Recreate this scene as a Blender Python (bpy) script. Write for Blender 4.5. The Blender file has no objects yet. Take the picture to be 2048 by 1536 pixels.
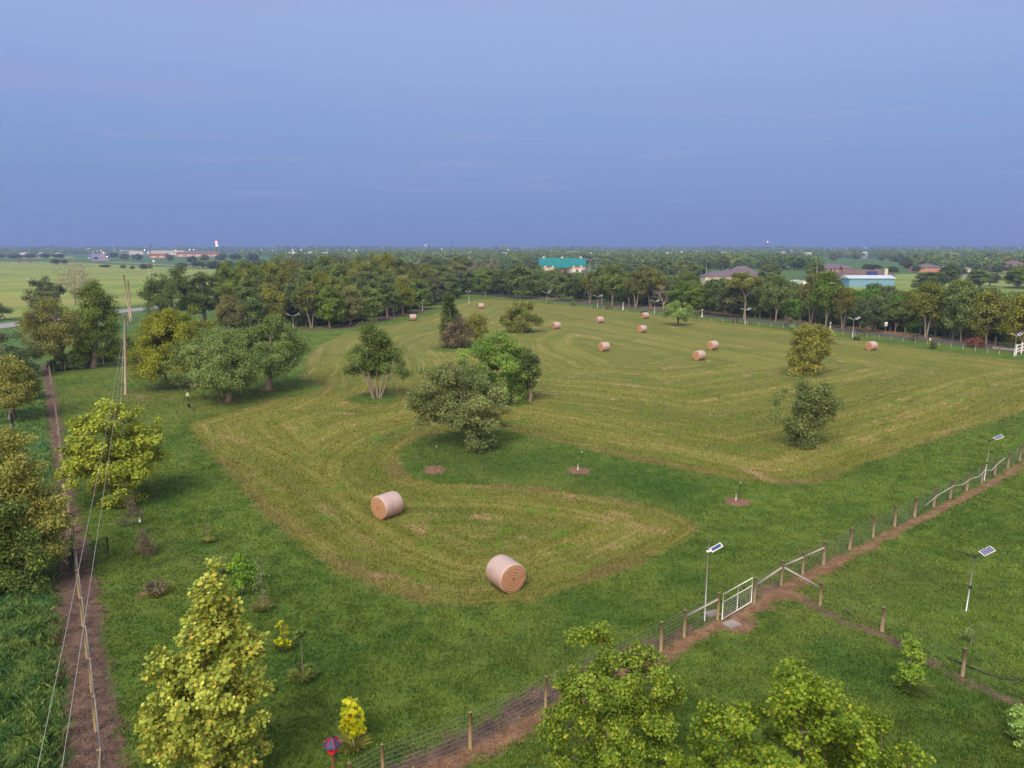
import bpy, math, random
import numpy as np
from mathutils import Vector, noise as mnoise

S = bpy.context.scene
COL = S.collection
R = math.radians
# ------------------------------------------------------------------ camera
CAM_H = 15.0
FPX = 1469.0                       # focal length in photo pixels (2048 wide)
HORIZON = 496.0
PITCH = math.atan((768 - HORIZON) / FPX)
cam_d = bpy.data.cameras.new('camera')
cam = bpy.data.objects.new('camera', cam_d)
COL.objects.link(cam)
cam.location = (0, 0, CAM_H)
cam.rotation_euler = (math.pi / 2 - PITCH, 0, 0)
cam_d.sensor_width = 36
cam_d.lens = 36 * FPX / 2048
cam_d.clip_start = 0.3
cam_d.clip_end = 30000
S.camera = cam
S.render.resolution_x, S.render.resolution_y = 1024, 768
S.view_settings.view_transform = 'Standard'
S.view_settings.look = 'None'
S.view_settings.gamma = 1
S.view_settings.exposure = 0.75
S.cycles.max_bounces = 5
S.cycles.diffuse_bounces = 2
S.cycles.glossy_bounces = 2
S.cycles.transmission_bounces = 3
S.cycles.volume_bounces = 0
S.cycles.transparent_max_bounces = 4
S.cycles.use_denoising = True

# ------------------------------------------------------------------ node helper
class NT:
    def __init__(s, nt): s.nt = nt; s.n = nt.nodes; s.l = nt.links
    def node(s, t, **kw):
        n = s.n.new(t)
        for k, v in kw.items(): setattr(n, k, v)
        return n
    def put(s, sock, v):
        if v is None: return
        if isinstance(v, bpy.types.NodeSocket): s.l.new(v, sock)
        elif isinstance(v, (tuple, list)):
            v = tuple(v)
            if sock.type == 'RGBA' and len(v) == 3: v = v + (1,)
            sock.default_value = v
        else:
            sock.default_value = (v, v, v, 1) if sock.type == 'RGBA' else v
    def math(s, op, a, b=None, c=None, clamp=False):
        n = s.node('ShaderNodeMath', operation=op, use_clamp=clamp)
        s.put(n.inputs[0], a); s.put(n.inputs[1], b); s.put(n.inputs[2], c)
        return n.outputs[0]
    def vmath(s, op, a, b=None):
        n = s.node('ShaderNodeVectorMath', operation=op)
        s.put(n.inputs[0], a); s.put(n.inputs[1], b)
        return n.outputs['Value'] if op in ('DOT_PRODUCT', 'LENGTH') else n.outputs[0]
    def noise(s, scale, vec=None, detail=3, rough=.55, dist=0, out='Fac'):
        n = s.node('ShaderNodeTexNoise')
        s.put(n.inputs['Vector'], vec); s.put(n.inputs['Scale'], scale)
        s.put(n.inputs['Detail'], detail); s.put(n.inputs['Roughness'], rough); s.put(n.inputs['Distortion'], dist)
        return n.outputs[out]
    def mr(s, v, a, b, c=0.0, d=1.0, smooth=True):
        n = s.node('ShaderNodeMapRange', interpolation_type='SMOOTHSTEP' if smooth else 'LINEAR')
        for i, x in enumerate((v, a, b, c, d)): s.put(n.inputs[i], x)
        return n.outputs[0]
    def mix(s, f, a, b, blend='MIX'):
        n = s.node('ShaderNodeMix', data_type='RGBA', blend_type=blend)
        s.put(n.inputs[0], f); s.put(n.inputs[6], a); s.put(n.inputs[7], b)
        return n.outputs[2]
    def ramp(s, f, stops):
        n = s.node('ShaderNodeValToRGB')
        e = n.color_ramp.elements
        while len(e) < len(stops): e.new(0.5)
        for i, (p, c) in enumerate(stops):
            e[i].position = p; e[i].color = tuple(c) + (1,)
        s.put(n.inputs[0], f)
        return n.outputs[0]
    def attr(s, name, out='Fac'):
        return s.node('ShaderNodeAttribute', attribute_name=name).outputs[out]
    def comb(s, x, y, z):
        n = s.node('ShaderNodeCombineXYZ')
        s.put(n.inputs[0], x); s.put(n.inputs[1], y); s.put(n.inputs[2], z)
        return n.outputs[0]
    def sep(s, v):
        n = s.node('ShaderNodeSeparateXYZ'); s.put(n.inputs[0], v)
        return n.outputs

def lin(r, g, b):
    f = lambda c: (c / 255 / 12.92) if c / 255 <= .04045 else ((c / 255 + .055) / 1.055) ** 2.4
    return (f(r), f(g), f(b))

# ------------------------------------------------------------------ sky (dusk, sun just set behind the camera)
HAZE = 0.00032
SUN_EL, SUN_AZ = 48, 200           # soft glow of the western sky, behind the camera
world = bpy.data.worlds.new('World'); S.world = world; world.use_nodes = True
W = NT(world.node_tree); W.n.clear()
tc = W.node('ShaderNodeTexCoord').outputs['Generated']
x, y, z = W.sep(tc)[0:3]
el = W.math('ARCSINE', z)
t = W.math('DIVIDE', el, R(90))
sk = W.ramp(t, [(0.0, lin(108, 141, 198)), (.02, lin(109, 140, 199)), (.045, lin(112, 144, 203)), (.105, lin(129, 158, 211)),
                (.15, lin(146, 168, 219)), (.2, lin(153, 175, 224)), (.4, lin(184, 190, 205)), (1.0, lin(205, 203, 205))])
streakv = W.comb(W.math('MULTIPLY', x, 1.3), W.math('MULTIPLY', y, 1.3), W.math('MULTIPLY', z, 9))
cl = W.noise(1.6, streakv, 5, .5)
cl2 = W.noise(3.5, W.comb(x, y, W.math('MULTIPLY', z, 22)), 5, .55)
band = W.mr(t, .02, .12)
lav = W.math('MULTIPLY', W.mr(cl, .46, .66), band)
leftness = W.mr(x, .25, -.55)
sk = W.mix(W.math('MULTIPLY', lav, W.math('MULTIPLY_ADD', leftness, .35, .14)), sk, lin(158, 160, 212))
wisp = W.math('MULTIPLY', W.mr(cl2, .56, .72), W.math('MULTIPLY', W.mr(t, .01, .05), W.mr(t, .16, .1)))
sk = W.mix(W.math('MULTIPLY', wisp, .35), sk, lin(158, 162, 212))
back = W.mr(y, .15, -.9)
warm = W.ramp(t, [(0, (2.9, 1.7, 1.0)), (.12, (2.1, 1.6, 1.25)), (.35, (1.3, 1.2, 1.1)), (1, (.75, .74, .76))])
sk = W.mix(back, sk, warm)
bg = W.node('ShaderNodeBackground'); W.put(bg.inputs[0], sk); bg.inputs[1].default_value = 0.58
nish = W.node('ShaderNodeTexSky', sky_type='NISHITA', sun_disc=False)
nish.sun_elevation = R(3); nish.sun_rotation = R(SUN_AZ)
bg2 = W.node('ShaderNodeBackground'); W.put(bg2.inputs[0], nish.outputs[0]); bg2.inputs[1].default_value = 0.012
add = W.node('ShaderNodeAddShader'); W.l.new(bg.outputs[0], add.inputs[0]); W.l.new(bg2.outputs[0], add.inputs[1])
wo = W.node('ShaderNodeOutputWorld'); W.l.new(add.outputs[0], wo.inputs[0])

sun_d = bpy.data.lights.new('sun', 'SUN'); sun_d.energy = 2.2; sun_d.angle = R(35); sun_d.color = (1, .87, .72)
sun = bpy.data.objects.new('sun', sun_d); COL.objects.link(sun)
sd = Vector((math.sin(R(SUN_AZ)) * math.cos(R(SUN_EL)), math.cos(R(SUN_AZ)) * math.cos(R(SUN_EL)), math.sin(R(SUN_EL))))
sun.rotation_euler = sd.to_track_quat('Z', 'Y').to_euler()

# ------------------------------------------------------------------ photo -> ground
ct, st = math.cos(PITCH), math.sin(PITCH)
def G(px, py, z=0.0):
    a = (px - 1024) / FPX; b = (768 - py) / FPX
    d = Vector((a, ct + b * st, -st + b * ct))
    t_ = (z - CAM_H) / d.z
    return Vector((d.x * t_, d.y * t_, z))
def zat(Y, py):
    k = (768 - py) / FPX
    return CAM_H + Y * (k * ct - st) / (ct + k * st)
def depth(p): return p.y * ct - (p.z - CAM_H) * st
def mpp(p): return depth(p) / FPX   # metres per photo pixel

# ------------------------------------------------------------------ object helpers
def tag(o, label=None, cat=None, group=None, kind=None):
    if label: o['label'] = label
    if cat: o['category'] = cat
    if group: o['group'] = group
    if kind: o['kind'] = kind
    return o
def empty(name, loc, label, cat, group=None, rz=0):
    o = bpy.data.objects.new(name, None); COL.objects.link(o)
    o.empty_display_size = .2
    o.location = loc; o.rotation_euler = (0, 0, rz)
    return tag(o, label, cat, group)
def link(name, me, parent=None, loc=None):
    o = bpy.data.objects.new(name, me); COL.objects.link(o)
    if parent: o.parent = parent
    if loc is not None: o.location = loc
    return o

def np_mesh(name, verts, faces, mat=None, attrs=None, smooth=False):
    """faces: (F,k) array"""
    me = bpy.data.meshes.new(name)
    verts = np.asarray(verts, np.float32); faces = np.asarray(faces, np.int32)
    F, k = faces.shape
    me.vertices.add(len(verts)); me.vertices.foreach_set('co', verts.ravel())
    me.loops.add(F * k); me.loops.foreach_set('vertex_index', faces.ravel())
    me.polygons.add(F); me.polygons.foreach_set('loop_start', np.arange(0, F * k, k, dtype=np.int32))
    if attrs:
        for n, v in attrs.items():
            at = me.attributes.new(n, 'FLOAT', 'POINT'); at.data.foreach_set('value', np.asarray(v, np.float32))
    me.update(calc_edges=True)
    if smooth: me.polygons.foreach_set('use_smooth', np.ones(F, bool))
    if mat: me.materials.append(mat)
    return me

class MB:
    def __init__(s): s.v = []; s.f = []; s.mi = []; s.sm = []
    def add(s, vs, fs, mi=0, sm=False):
        b = len(s.v); s.v += [tuple(v) for v in vs]
        s.f += [tuple(b + i for i in f) for f in fs]; s.mi += [mi] * len(fs); s.sm += [sm] * len(fs)
        return s
    def box(s, c, d, rz=0, mi=0, tilt=None):
        hx, hy, hz = d[0] / 2, d[1] / 2, d[2] / 2
        vs = []
        cr, sr = math.cos(rz), math.sin(rz)
        for X, Y, Z in [(-1,-1,-1),(1,-1,-1),(1,1,-1),(-1,1,-1),(-1,-1,1),(1,-1,1),(1,1,1),(-1,1,1)]:
            p = Vector((X*hx, Y*hy, Z*hz))
            if tilt is not None: p = tilt @ p
            vs.append((c[0] + p.x*cr - p.y*sr, c[1] + p.x*sr + p.y*cr, c[2] + p.z))
        return s.add(vs, [(0,3,2,1),(4,5,6,7),(0,1,5,4),(1,2,6,5),(2,3,7,6),(3,0,4,7)], mi)
    def tube(s, pts, rad, n=8, mi=0, cap=True, sm=True):
        pts = [Vector(p) for p in pts]
        if not hasattr(rad, '__len__'): rad = [rad] * len(pts)
        vs = []; fs = []
        for i, p in enumerate(pts):
            d = (pts[min(i+1, len(pts)-1)] - pts[max(i-1, 0)]).normalized()
            a = d.cross(Vector((0, 0, 1)) if abs(d.z) < .9 else Vector((1, 0, 0))).normalized(); b = d.cross(a)
            for k in range(n):
                w = 2*math.pi*k/n
                vs.append(p + (a*math.cos(w) + b*math.sin(w))*rad[i])
        for i in range(len(pts)-1):
            for k in range(n):
                k2 = (k+1) % n
                fs.append((i*n+k, i*n+k2, (i+1)*n+k2, (i+1)*n+k))
        s.add(vs, fs, mi, sm)
        if cap:
            b = len(s.v) - len(vs)
            s.f += [tuple(b+k for k in range(n)), tuple(b+(len(pts)-1)*n+k for k in reversed(range(n)))]
            s.mi += [mi]*2; s.sm += [False]*2
        return s
    def mesh(s, name, mats):
        me = bpy.data.meshes.new(name); me.from_pydata(s.v, [], s.f); me.update()
        for m in (mats if isinstance(mats, (list, tuple)) else [mats]): me.materials.append(m)
        me.polygons.foreach_set('material_index', s.mi); me.polygons.foreach_set('use_smooth', s.sm)
        return me
    def build(s, name, mats, parent=None, loc=None): return link(name, s.mesh(name, mats), parent, loc)

# ------------------------------------------------------------------ materials
def new_mat(name):
    m = bpy.data.materials.new(name); m.use_nodes = True
    N = NT(m.node_tree); N.n.clear()
    out = N.node('ShaderNodeOutputMaterial')
    return m, N, out
def principled(N, out, col, rough=.7, metal=0, spec=.3, bump=None, bs=.3, bd=.02):
    p = N.node('ShaderNodeBsdfPrincipled')
    N.put(p.inputs['Base Color'], col); N.put(p.inputs['Roughness'], rough); p.inputs['Metallic'].default_value = metal
    p.inputs['Specular IOR Level'].default_value = spec
    if bump is not None:
        b = N.node('ShaderNodeBump'); b.inputs['Strength'].default_value = bs; b.inputs['Distance'].default_value = bd
        N.put(b.inputs['Height'], bump); N.l.new(b.outputs[0], p.inputs['Normal'])
    N.l.new(p.outputs[0], out.inputs[0])
    return p
MATS = {}
def simple(name, c1, c2=None, scale=3, rough=.7, metal=0, spec=.3, bump=.0, stretch=(1, 1, 1), bd=.01):
    if name in MATS: return MATS[name]
    m, N, out = new_mat(name)
    oc = N.node('ShaderNodeTexCoord').outputs['Object']
    v = N.vmath('MULTIPLY', oc, stretch)
    nz = N.noise(scale, v, 5, .6)
    c2 = c2 or tuple(c * .7 for c in c1)
    col = N.mix(N.mr(nz, .3, .7), c1, c2)
    principled(N, out, col, rough, metal, spec, nz if bump else None, bump, bd)
    MATS[name] = m
    return m
def emis(name, col, strength):
    if name in MATS: return MATS[name]
    m, N, out = new_mat(name)
    e = N.node('ShaderNodeEmission'); N.put(e.inputs[0], col); e.inputs[1].default_value = strength
    N.l.new(e.outputs[0], out.inputs[0]); MATS[name] = m
    return m

def leaf_mat(name, dark, mid, light, accent=None, acc_amt=0.0, transl=.3):
    m, N, out = new_mat(name)
    tone = N.attr('tone')
    rnd = N.node('ShaderNodeObjectInfo').outputs['Random']
    col = N.ramp(tone, [(0, dark), (.5, mid), (1, light)])
    if accent:
        a2 = N.attr('accent')
        col = N.mix(N.mr(a2, 1 - acc_amt, 1 - acc_amt + .12), col, accent)
    h = N.node('ShaderNodeHueSaturation')
    N.put(h.inputs['Hue'], N.math('MULTIPLY_ADD', rnd, .03, .487))
    r2 = N.math('FRACT', N.math('MULTIPLY', rnd, 7.31))
    N.put(h.inputs['Saturation'], N.math('MULTIPLY_ADD', r2, .3, .82))
    r3 = N.math('FRACT', N.math('MULTIPLY', rnd, 13.7))
    N.put(h.inputs['Value'], N.math('MULTIPLY_ADD', r3, .35, .95))
    N.put(h.inputs['Color'], col)
    c = h.outputs[0]
    p = N.node('ShaderNodeBsdfPrincipled'); N.put(p.inputs['Base Color'], c)
    p.inputs['Roughness'].default_value = .55; p.inputs['Specular IOR Level'].default_value = .25
    tr = N.node('ShaderNodeBsdfTranslucent'); N.put(tr.inputs[0], N.mix(.5, c, light))
    ms = N.node('ShaderNodeMixShader'); ms.inputs[0].default_value = transl
    N.l.new(p.outputs[0], ms.inputs[1]); N.l.new(tr.outputs[0], ms.inputs[2])
    N.l.new(ms.outputs[0], out.inputs[0])
    MATS[name] = m
    return m
L_GREEN = leaf_mat('leaf_green', (.05, .085, .022), (.13, .195, .035), (.28, .35, .07))
L_OLIVE = leaf_mat('leaf_olive', (.075, .095, .024), (.2, .23, .035), (.39, .41, .075), (.26, .15, .06), .05)
L_BRIGHT = leaf_mat('leaf_bright', (.06, .12, .02), (.16, .3, .04), (.34, .5, .08))
L_YEL = leaf_mat('leaf_sycamore', (.075, .09, .012), (.27, .325, .022), (.66, .67, .09), (.5, .33, .02), .14, .3)
L_YGR = leaf_mat('leaf_round_sycamore', (.07, .1, .014), (.24, .31, .03), (.5, .58, .09), (.4, .3, .03), .08, .3)
L_DARK = leaf_mat('leaf_dark', (.04, .066, .022), (.09, .135, .034), (.19, .245, .065))
L_GREY = leaf_mat('leaf_grey', (.07, .11, .033), (.16, .235, .052), (.33, .42, .11), (.27, .2, .1), .04)
L_BROWN = leaf_mat('leaf_brown', (.07, .055, .03), (.16, .13, .08), (.27, .22, .14))
L_VINE = leaf_mat('leaf_vine', (.05, .09, .018), (.16, .25, .035), (.38, .47, .09), (.45, .44, .07), .12)
L_RED = leaf_mat('leaf_red', (.1, .03, .03), (.22, .06, .05), (.3, .12, .08))
BARK_P = simple('bark_pale', (.34, .29, .24), (.16, .13, .1), 6, .9, bump=.5, stretch=(2, 2, .4))
BARK_B = simple('bark_brown', (.15, .11, .08), (.07, .05, .035), 6, .9, bump=.5, stretch=(2, 2, .4))
BARK_D = simple('bark_dead', (.4, .36, .33), (.24, .2, .18), 6, .9, bump=.4, stretch=(2, 2, .4))

# ground colours, shared by the ground sheet and the grass blades on it
def ground_colour(N, blades=False):
    pos = N.node('ShaderNodeNewGeometry').outputs['Position']
    X, Y, Z = N.sep(pos)[0:3]
    flat = N.comb(X, Y, 0)
    hay = N.attr('hay'); mow = N.attr('mow'); dirt = N.attr('dirt'); wild = N.attr('wild'); dry = N.attr('dry'); lush_shade = N.attr('lush_shade'); sc = N.attr('straw')
    n0 = N.noise(.035, flat, 4, .6); n1 = N.noise(.17, flat, 4, .6); n2 = N.noise(1.1, flat, 4, .65); n3 = N.noise(7, flat, 3, .7)
    n4 = N.noise(1.6, N.comb(N.math('ADD', X, 31), Y, 0), 5, .7)
    # lush mown grass
    a = N.math('ADD', N.math('MULTIPLY', n1, .5), N.math('MULTIPLY', n2, .5))
    lush = N.mix(N.mr(a, .36, .64), (.058, .112, .018), (.13, .2, .034))
    lush = N.mix(N.math('MULTIPLY', N.mr(n0, .48, .66), .65), lush, (.16, .175, .05))
    lush = N.mix(N.math('MULTIPLY', N.mr(n4, .55, .75), .4), lush, (.15, .125, .06))
    n5 = N.noise(.6, N.comb(N.math('ADD', X, 90), Y, 0), 4, .6)
    lush = N.mix(N.math('MULTIPLY', N.mr(n5, .52, .68), .35), lush, (.05, .12, .03))
    lush = N.mix(N.math('MULTIPLY', N.mr(n5, .45, .33), .5), lush, (.13, .155, .03))
    lush = N.mix(N.math('MULTIPLY', lush_shade, .5), lush, (.032, .095, .018))
    # hay field: streaks follow the contour the mower drove
    warp = N.math('MULTIPLY', N.math('SUBTRACT', N.noise(.045, flat, 2, .4), .5), 4.0)
    hw = N.math('ADD', mow, warp)
    s1 = N.noise(1, N.comb(N.math('MULTIPLY', hw, 1.1), N.math('MULTIPLY', X, .03), N.math('MULTIPLY', Y, .03)), 4, .65)
    s2 = N.noise(1, N.comb(N.math('MULTIPLY', hw, 3.6), N.math('MULTIPLY', X, .12), N.math('MULTIPLY', Y, .12)), 4, .65)
    s3 = N.noise(1, N.comb(N.math('MULTIPLY', hw, .3), N.math('MULTIPLY', X, .02), N.math('MULTIPLY', Y, .02)), 3, .5)
    st_ = N.math('ADD', N.math('MULTIPLY', s1, .7), N.math('MULTIPLY', s2, .3))
    h = N.mix(N.mr(st_, .34, .66), (.148, .158, .024), (.238, .243, .066))
    h = N.mix(N.math('MULTIPLY', N.mr(s3, .42, .6), .5), h, (.11, .145, .028))
    h = N.mix(N.math('MULTIPLY', N.mr(n1, .5, .68), .5), h, (.085, .135, .022))
    h = N.mix(N.math('MULTIPLY', N.mr(n3, .48, .7), .3), h, (.24, .21, .1))
    nsc = N.noise(.5, N.comb(X, N.math('MULTIPLY', Y, .7), 7), 5, .65)
    scar = N.math('MULTIPLY', N.mr(s1, .5, .6), N.mr(nsc, .55, .66))
    h = N.mix(N.math('MULTIPLY', scar, .8), h, (.42, .27, .17))
    sca = N.math('MULTIPLY_ADD', N.math('SUBTRACT', N.math('MULTIPLY_ADD', nsc, .6, N.math('MULTIPLY', n3, .4)), .5), 2.6, N.attr('scar'))
    h = N.mix(N.math('MULTIPLY', N.mr(sca, -.1, .7), .6), h, N.mix(N.mr(n3, .35, .65), (.28, .17, .12), (.5, .33, .23)))
    h = N.mix(N.math('MULTIPLY', N.math('MULTIPLY', N.mr(s2, .55, .68), N.mr(n0, .42, .56)), .5), h, (.33, .26, .13))
    h = N.mix(N.math('MULTIPLY', N.math('MULTIPLY', N.mr(n5, .55, .66), N.mr(n1, .44, .56)), .75), h, (.1, .21, .02))
    edge = N.math('MULTIPLY_ADD', N.math('SUBTRACT', n2, .5), 1.8, hay)
    base = N.mix(N.mr(edge, -.35, .5), lush, h)
    # brown rim where the hay was cut
    rim = N.math('MULTIPLY', N.math('MULTIPLY', N.mr(edge, -.5, .2), N.mr(edge, 1.6, .4)), N.mr(n1, .4, .65))
    base = N.mix(N.math('MULTIPLY', rim, .6), base, (.2, .135, .07))
    # rough grass
    w = N.mix(N.mr(n2, .35, .65), (.04, .1, .028), (.13, .2, .05))
    w = N.mix(N.math('MULTIPLY', N.mr(n1, .5, .65), .6), w, (.06, .17, .075))
    base = N.mix(wild, base, w)
    d = N.mix(N.mr(n0, .42, .6), (.25, .31, .08), (.16, .24, .055))
    d = N.mix(N.math('MULTIPLY', N.mr(N.noise(1, N.comb(N.math('MULTIPLY', X, .01), N.math('MULTIPLY', Y, .06), 0), 4), .5, .65), .6), d, (.3, .25, .1))
    base = N.mix(dry, base, d)
    # bare earth
    e = N.mix(N.mr(n4, .35, .65), (.085, .058, .05), (.19, .125, .1))
    o_ = N.mix(N.mr(n4, .4, .65), (.2, .115, .065), (.33, .2, .12)); o_ = N.mix(N.math('MULTIPLY', N.mr(n2, .5, .68), .6), o_, (.17, .12, .1))
    e = N.mix(sc, e, o_)
    e = N.mix(N.math('MULTIPLY', N.mr(n3, .55, .75), .6), e, (.36, .26, .18))
    dd = N.math('MULTIPLY_ADD', N.math('SUBTRACT', N.math('MULTIPLY_ADD', n2, .6, N.math('MULTIPLY', n3, .4)), .5), 2.7, dirt)
    base = N.mix(N.mr(dd, -.15, .3), base, e)
    fine = N.noise(22, flat, 3, .8)
    fine2 = N.noise(55, flat, 2, .8)
    f = N.math('MULTIPLY', N.mr(fine, .28, .72, .4, 1.6, False), N.mr(fine2, .25, .75, .6, 1.4, False))
    base = N.mix(1.0, base, N.comb(f, f, f), 'MULTIPLY')
    hgt = N.math('ADD', N.math('MULTIPLY', fine, .6), N.math('ADD', N.math('MULTIPLY', n3, .9), N.math('MULTIPLY', fine2, .3)))
    return base, hgt
GROUND, Ng, og = new_mat('pasture_grass')
bc, hg = ground_colour(Ng)
principled(Ng, og, bc, .9, 0, .12, hg, .7, .09)
BLADE, Nb, ob = new_mat('grass_blade')
bb, _ = ground_colour(Nb, True)
tn = Nb.attr('tone')
k = Nb.mr(tn, 0, 1, .6, 2.0, False)
bb = Nb.mix(1.0, bb, Nb.comb(k, k, Nb.math('MULTIPLY', k, .9)), 'MULTIPLY')
pb = Nb.node('ShaderNodeBsdfPrincipled'); Nb.put(pb.inputs['Base Color'], bb); pb.inputs['Roughness'].default_value = .7; pb.inputs['Specular IOR Level'].default_value = .15
tb = Nb.node('ShaderNodeBsdfTranslucent'); Nb.put(tb.inputs[0], bb)
mb_ = Nb.node('ShaderNodeMixShader'); mb_.inputs[0].default_value = .3
Nb.l.new(pb.outputs[0], mb_.inputs[1]); Nb.l.new(tb.outputs[0], mb_.inputs[2]); Nb.l.new(mb_.outputs[0], ob.inputs[0])

WOOD = simple('weathered_wood', (.3, .24, .16), (.17, .13, .09), 5, .85, bump=.5, stretch=(4, 4, .5))
WOOD_Y = simple('treated_wood', (.33, .26, .13), (.2, .16, .09), 5, .85, bump=.4, stretch=(4, 4, .5))
POLEW = simple('pole_wood', (.42, .34, .27), (.3, .23, .17), 4, .85, bump=.4, stretch=(3, 3, .3))
WIRE = simple('fence_wire', (.3, .32, .3), (.2, .22, .2), 5, .5, .6)
GALV = simple('galvanised_metal', (.55, .57, .6), (.42, .44, .47), 4, .4, .5, .4)
WHITE = simple('white_paint', (.78, .78, .76), (.62, .62, .6), 2, .5)
BLACK = simple('black_metal', (.02, .02, .022), (.04, .04, .04), 2, .5)
GREENM = simple('dark_green_pipe', (.02, .045, .035), (.03, .06, .05), 2, .45, .2)
PANEL = simple('solar_cell', (.03, .055, .2), (.045, .07, .25), 6, .15, 0, .8)
ASPHALT = simple('asphalt', (.1, .1, .115), (.07, .07, .08), .6, .9, bump=.2)
ASPHALT_P = simple('pale_asphalt', (.3, .3, .34), (.24, .24, .27), .3, .9)
CONC = simple('concrete', (.32, .28, .26), (.24, .21, .19), .8, .9, bump=.2)
CABLE = simple('cable', (.4, .4, .4), (.32, .32, .32), 2, .5)

# ------------------------------------------------------------------ ground zones (traced on the ground)
def poly(pts): return np.array([[G(*p).x, G(*p).y] for p in pts])
HAY = poly([(372, 848), (400, 885), (440, 930), (520, 1018), (600, 1088), (680, 1143), (760, 1180), (850, 1207), (940, 1213), (1040, 1205),
    (1130, 1182), (1220, 1150), (1300, 1115), (1370, 1082), (1397, 1060), (1380, 1040), (1330, 1020), (1260, 1004), (1180, 990), (1080, 976),
    (980, 968), (880, 968), (830, 958), (802, 938), (797, 915), (808, 892), (840, 874), (900, 864), (980, 858), (1050, 868), (1120, 885), (1200, 905), (1300, 926),
    (1400, 946), (1480, 960), (1560, 968), (1620, 968), (1680, 952), (1720, 932), (1800, 905), (1900, 870), (2048, 822), (2200, 772), (2330, 745),
    (2200, 735), (2048, 722), (1900, 706), (1700, 678), (1500, 652), (1380, 636), (1250, 622), (1100, 607), (1000, 600), (960, 599), (920, 608),
    (880, 624), (830, 640), (760, 655), (690, 668), (640, 690), (615, 715), (612, 740), (596, 765), (566, 790), (510, 812), (430, 832)])
def seg_dist(P, A, B):
    AB = B - A; L = max((AB ** 2).sum(), 1e-9)
    t_ = np.clip(((P - A) @ AB) / L, 0, 1)
    D = P - A - t_[:, None] * AB
    return np.hypot(D[:, 0], D[:, 1]), t_
def sdf_poly(P, poly_):
    d = np.full(len(P), 1e9); ins = np.zeros(len(P), bool)
    n = len(poly_)
    for i in range(n):
        A, B = poly_[i], poly_[(i + 1) % n]
        dd, _ = seg_dist(P, A, B); d = np.minimum(d, dd)
        c = (A[1] > P[:, 1]) != (B[1] > P[:, 1])
        with np.errstate(divide='ignore', invalid='ignore'):
            xi = (B[0] - A[0]) * (P[:, 1] - A[1]) / (B[1] - A[1]) + A[0]
        ins ^= c & (P[:, 0] < xi)
    return np.where(ins, d, -d)
def sdf_line(P, pts, ws):
    Q = poly(pts); best = np.full(len(P), -1e9)
    for i in range(len(Q) - 1):
        dd, t_ = seg_dist(P, Q[i], Q[i + 1])
        best = np.maximum(best, ws[i] * (1 - t_) + ws[i + 1] * t_ - dd)
    return best
SCARS = [([(1195, 762), (1280, 772)], .5), ([(1215, 782), (1300, 793)], .4), ([(1240, 768), (1275, 774)], .5), ([(1300, 752), (1330, 760)], .5), ([(500, 945), (560, 985)], .3), ([(640, 1008), (700, 1060)], .3), ([(700, 1060), (770, 1100)], .22),
    ([(780, 1152), (870, 1178)], .35), ([(880, 992), (980, 1000)], .22), ([(1080, 995), (1160, 1000)], .3), ([(1225, 1025), (1255, 1033)], .5), ([(1185, 1034), (1205, 1040)], .4), ([(1265, 1052), (1320, 1062)], .6),
    ([(1100, 1052), (1160, 1046)], .2), ([(1200, 1098), (1240, 1094)], .3), ([(1180, 992), (1330, 1012)], .22), ([(1370, 1062), (1420, 1064)], .12), ([(1440, 872), (1480, 885)], .4), ([(1480, 935), (1540, 960)], .5), ([(1540, 964), (1640, 962)], .3),
    ([(1510, 910), (1540, 915)], .3), ([(660, 826), (700, 828)], .6), ([(1140, 668), (1190, 672)], .7), ([(1790, 820), (1830, 832)], .25), ([(1860, 745), (1960, 752)], .5), ([(830, 925), (800, 915)], .5), ([(440, 870), (490, 885)], .5), ([(1150, 885), (1230, 900)], .3), ([(820, 1048), (860, 1052)], .2)]
def smooth(v, a, b):
    t_ = np.clip((v - a) / (b - a), 0, 1); return t_ * t_ * (3 - 2 * t_)
RINGS = [(750, 797, 2.7), (1030, 806, 1.6), (925, 696, 5), (1043, 664, 3), (1355, 651, 1.5), (1604, 748, 2.6), (1600, 893, .6), (537, 778, 6)]
DIRT_L = [(92, 728), (104, 800), (112, 860), (122, 930), (135, 1010), (150, 1100), (158, 1200), (172, 1330), (184, 1440), (190, 1560), (200, 1700)]
FENCE_R = [(700, 1600), (767, 1562), (941, 1496), (1091, 1416), (1212, 1357), (1322, 1301), (1368, 1274), (1435, 1239), (1508, 1206),
           (1562, 1170), (1605, 1148), (1647, 1128), (1699, 1098), (1746, 1074), (1789, 1053), (1829, 1034), (1867, 1014), (1900, 997), (1933, 981), (1963, 965),
           (1989, 950), (2015, 936), (2039, 922), (2064, 908), (2090, 894)]
CROSS = [(1562, 1170), (1640, 1210), (1700, 1242), (1764, 1262), (1850, 1312), (1925, 1352), (2000, 1385), (2080, 1420)]
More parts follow.
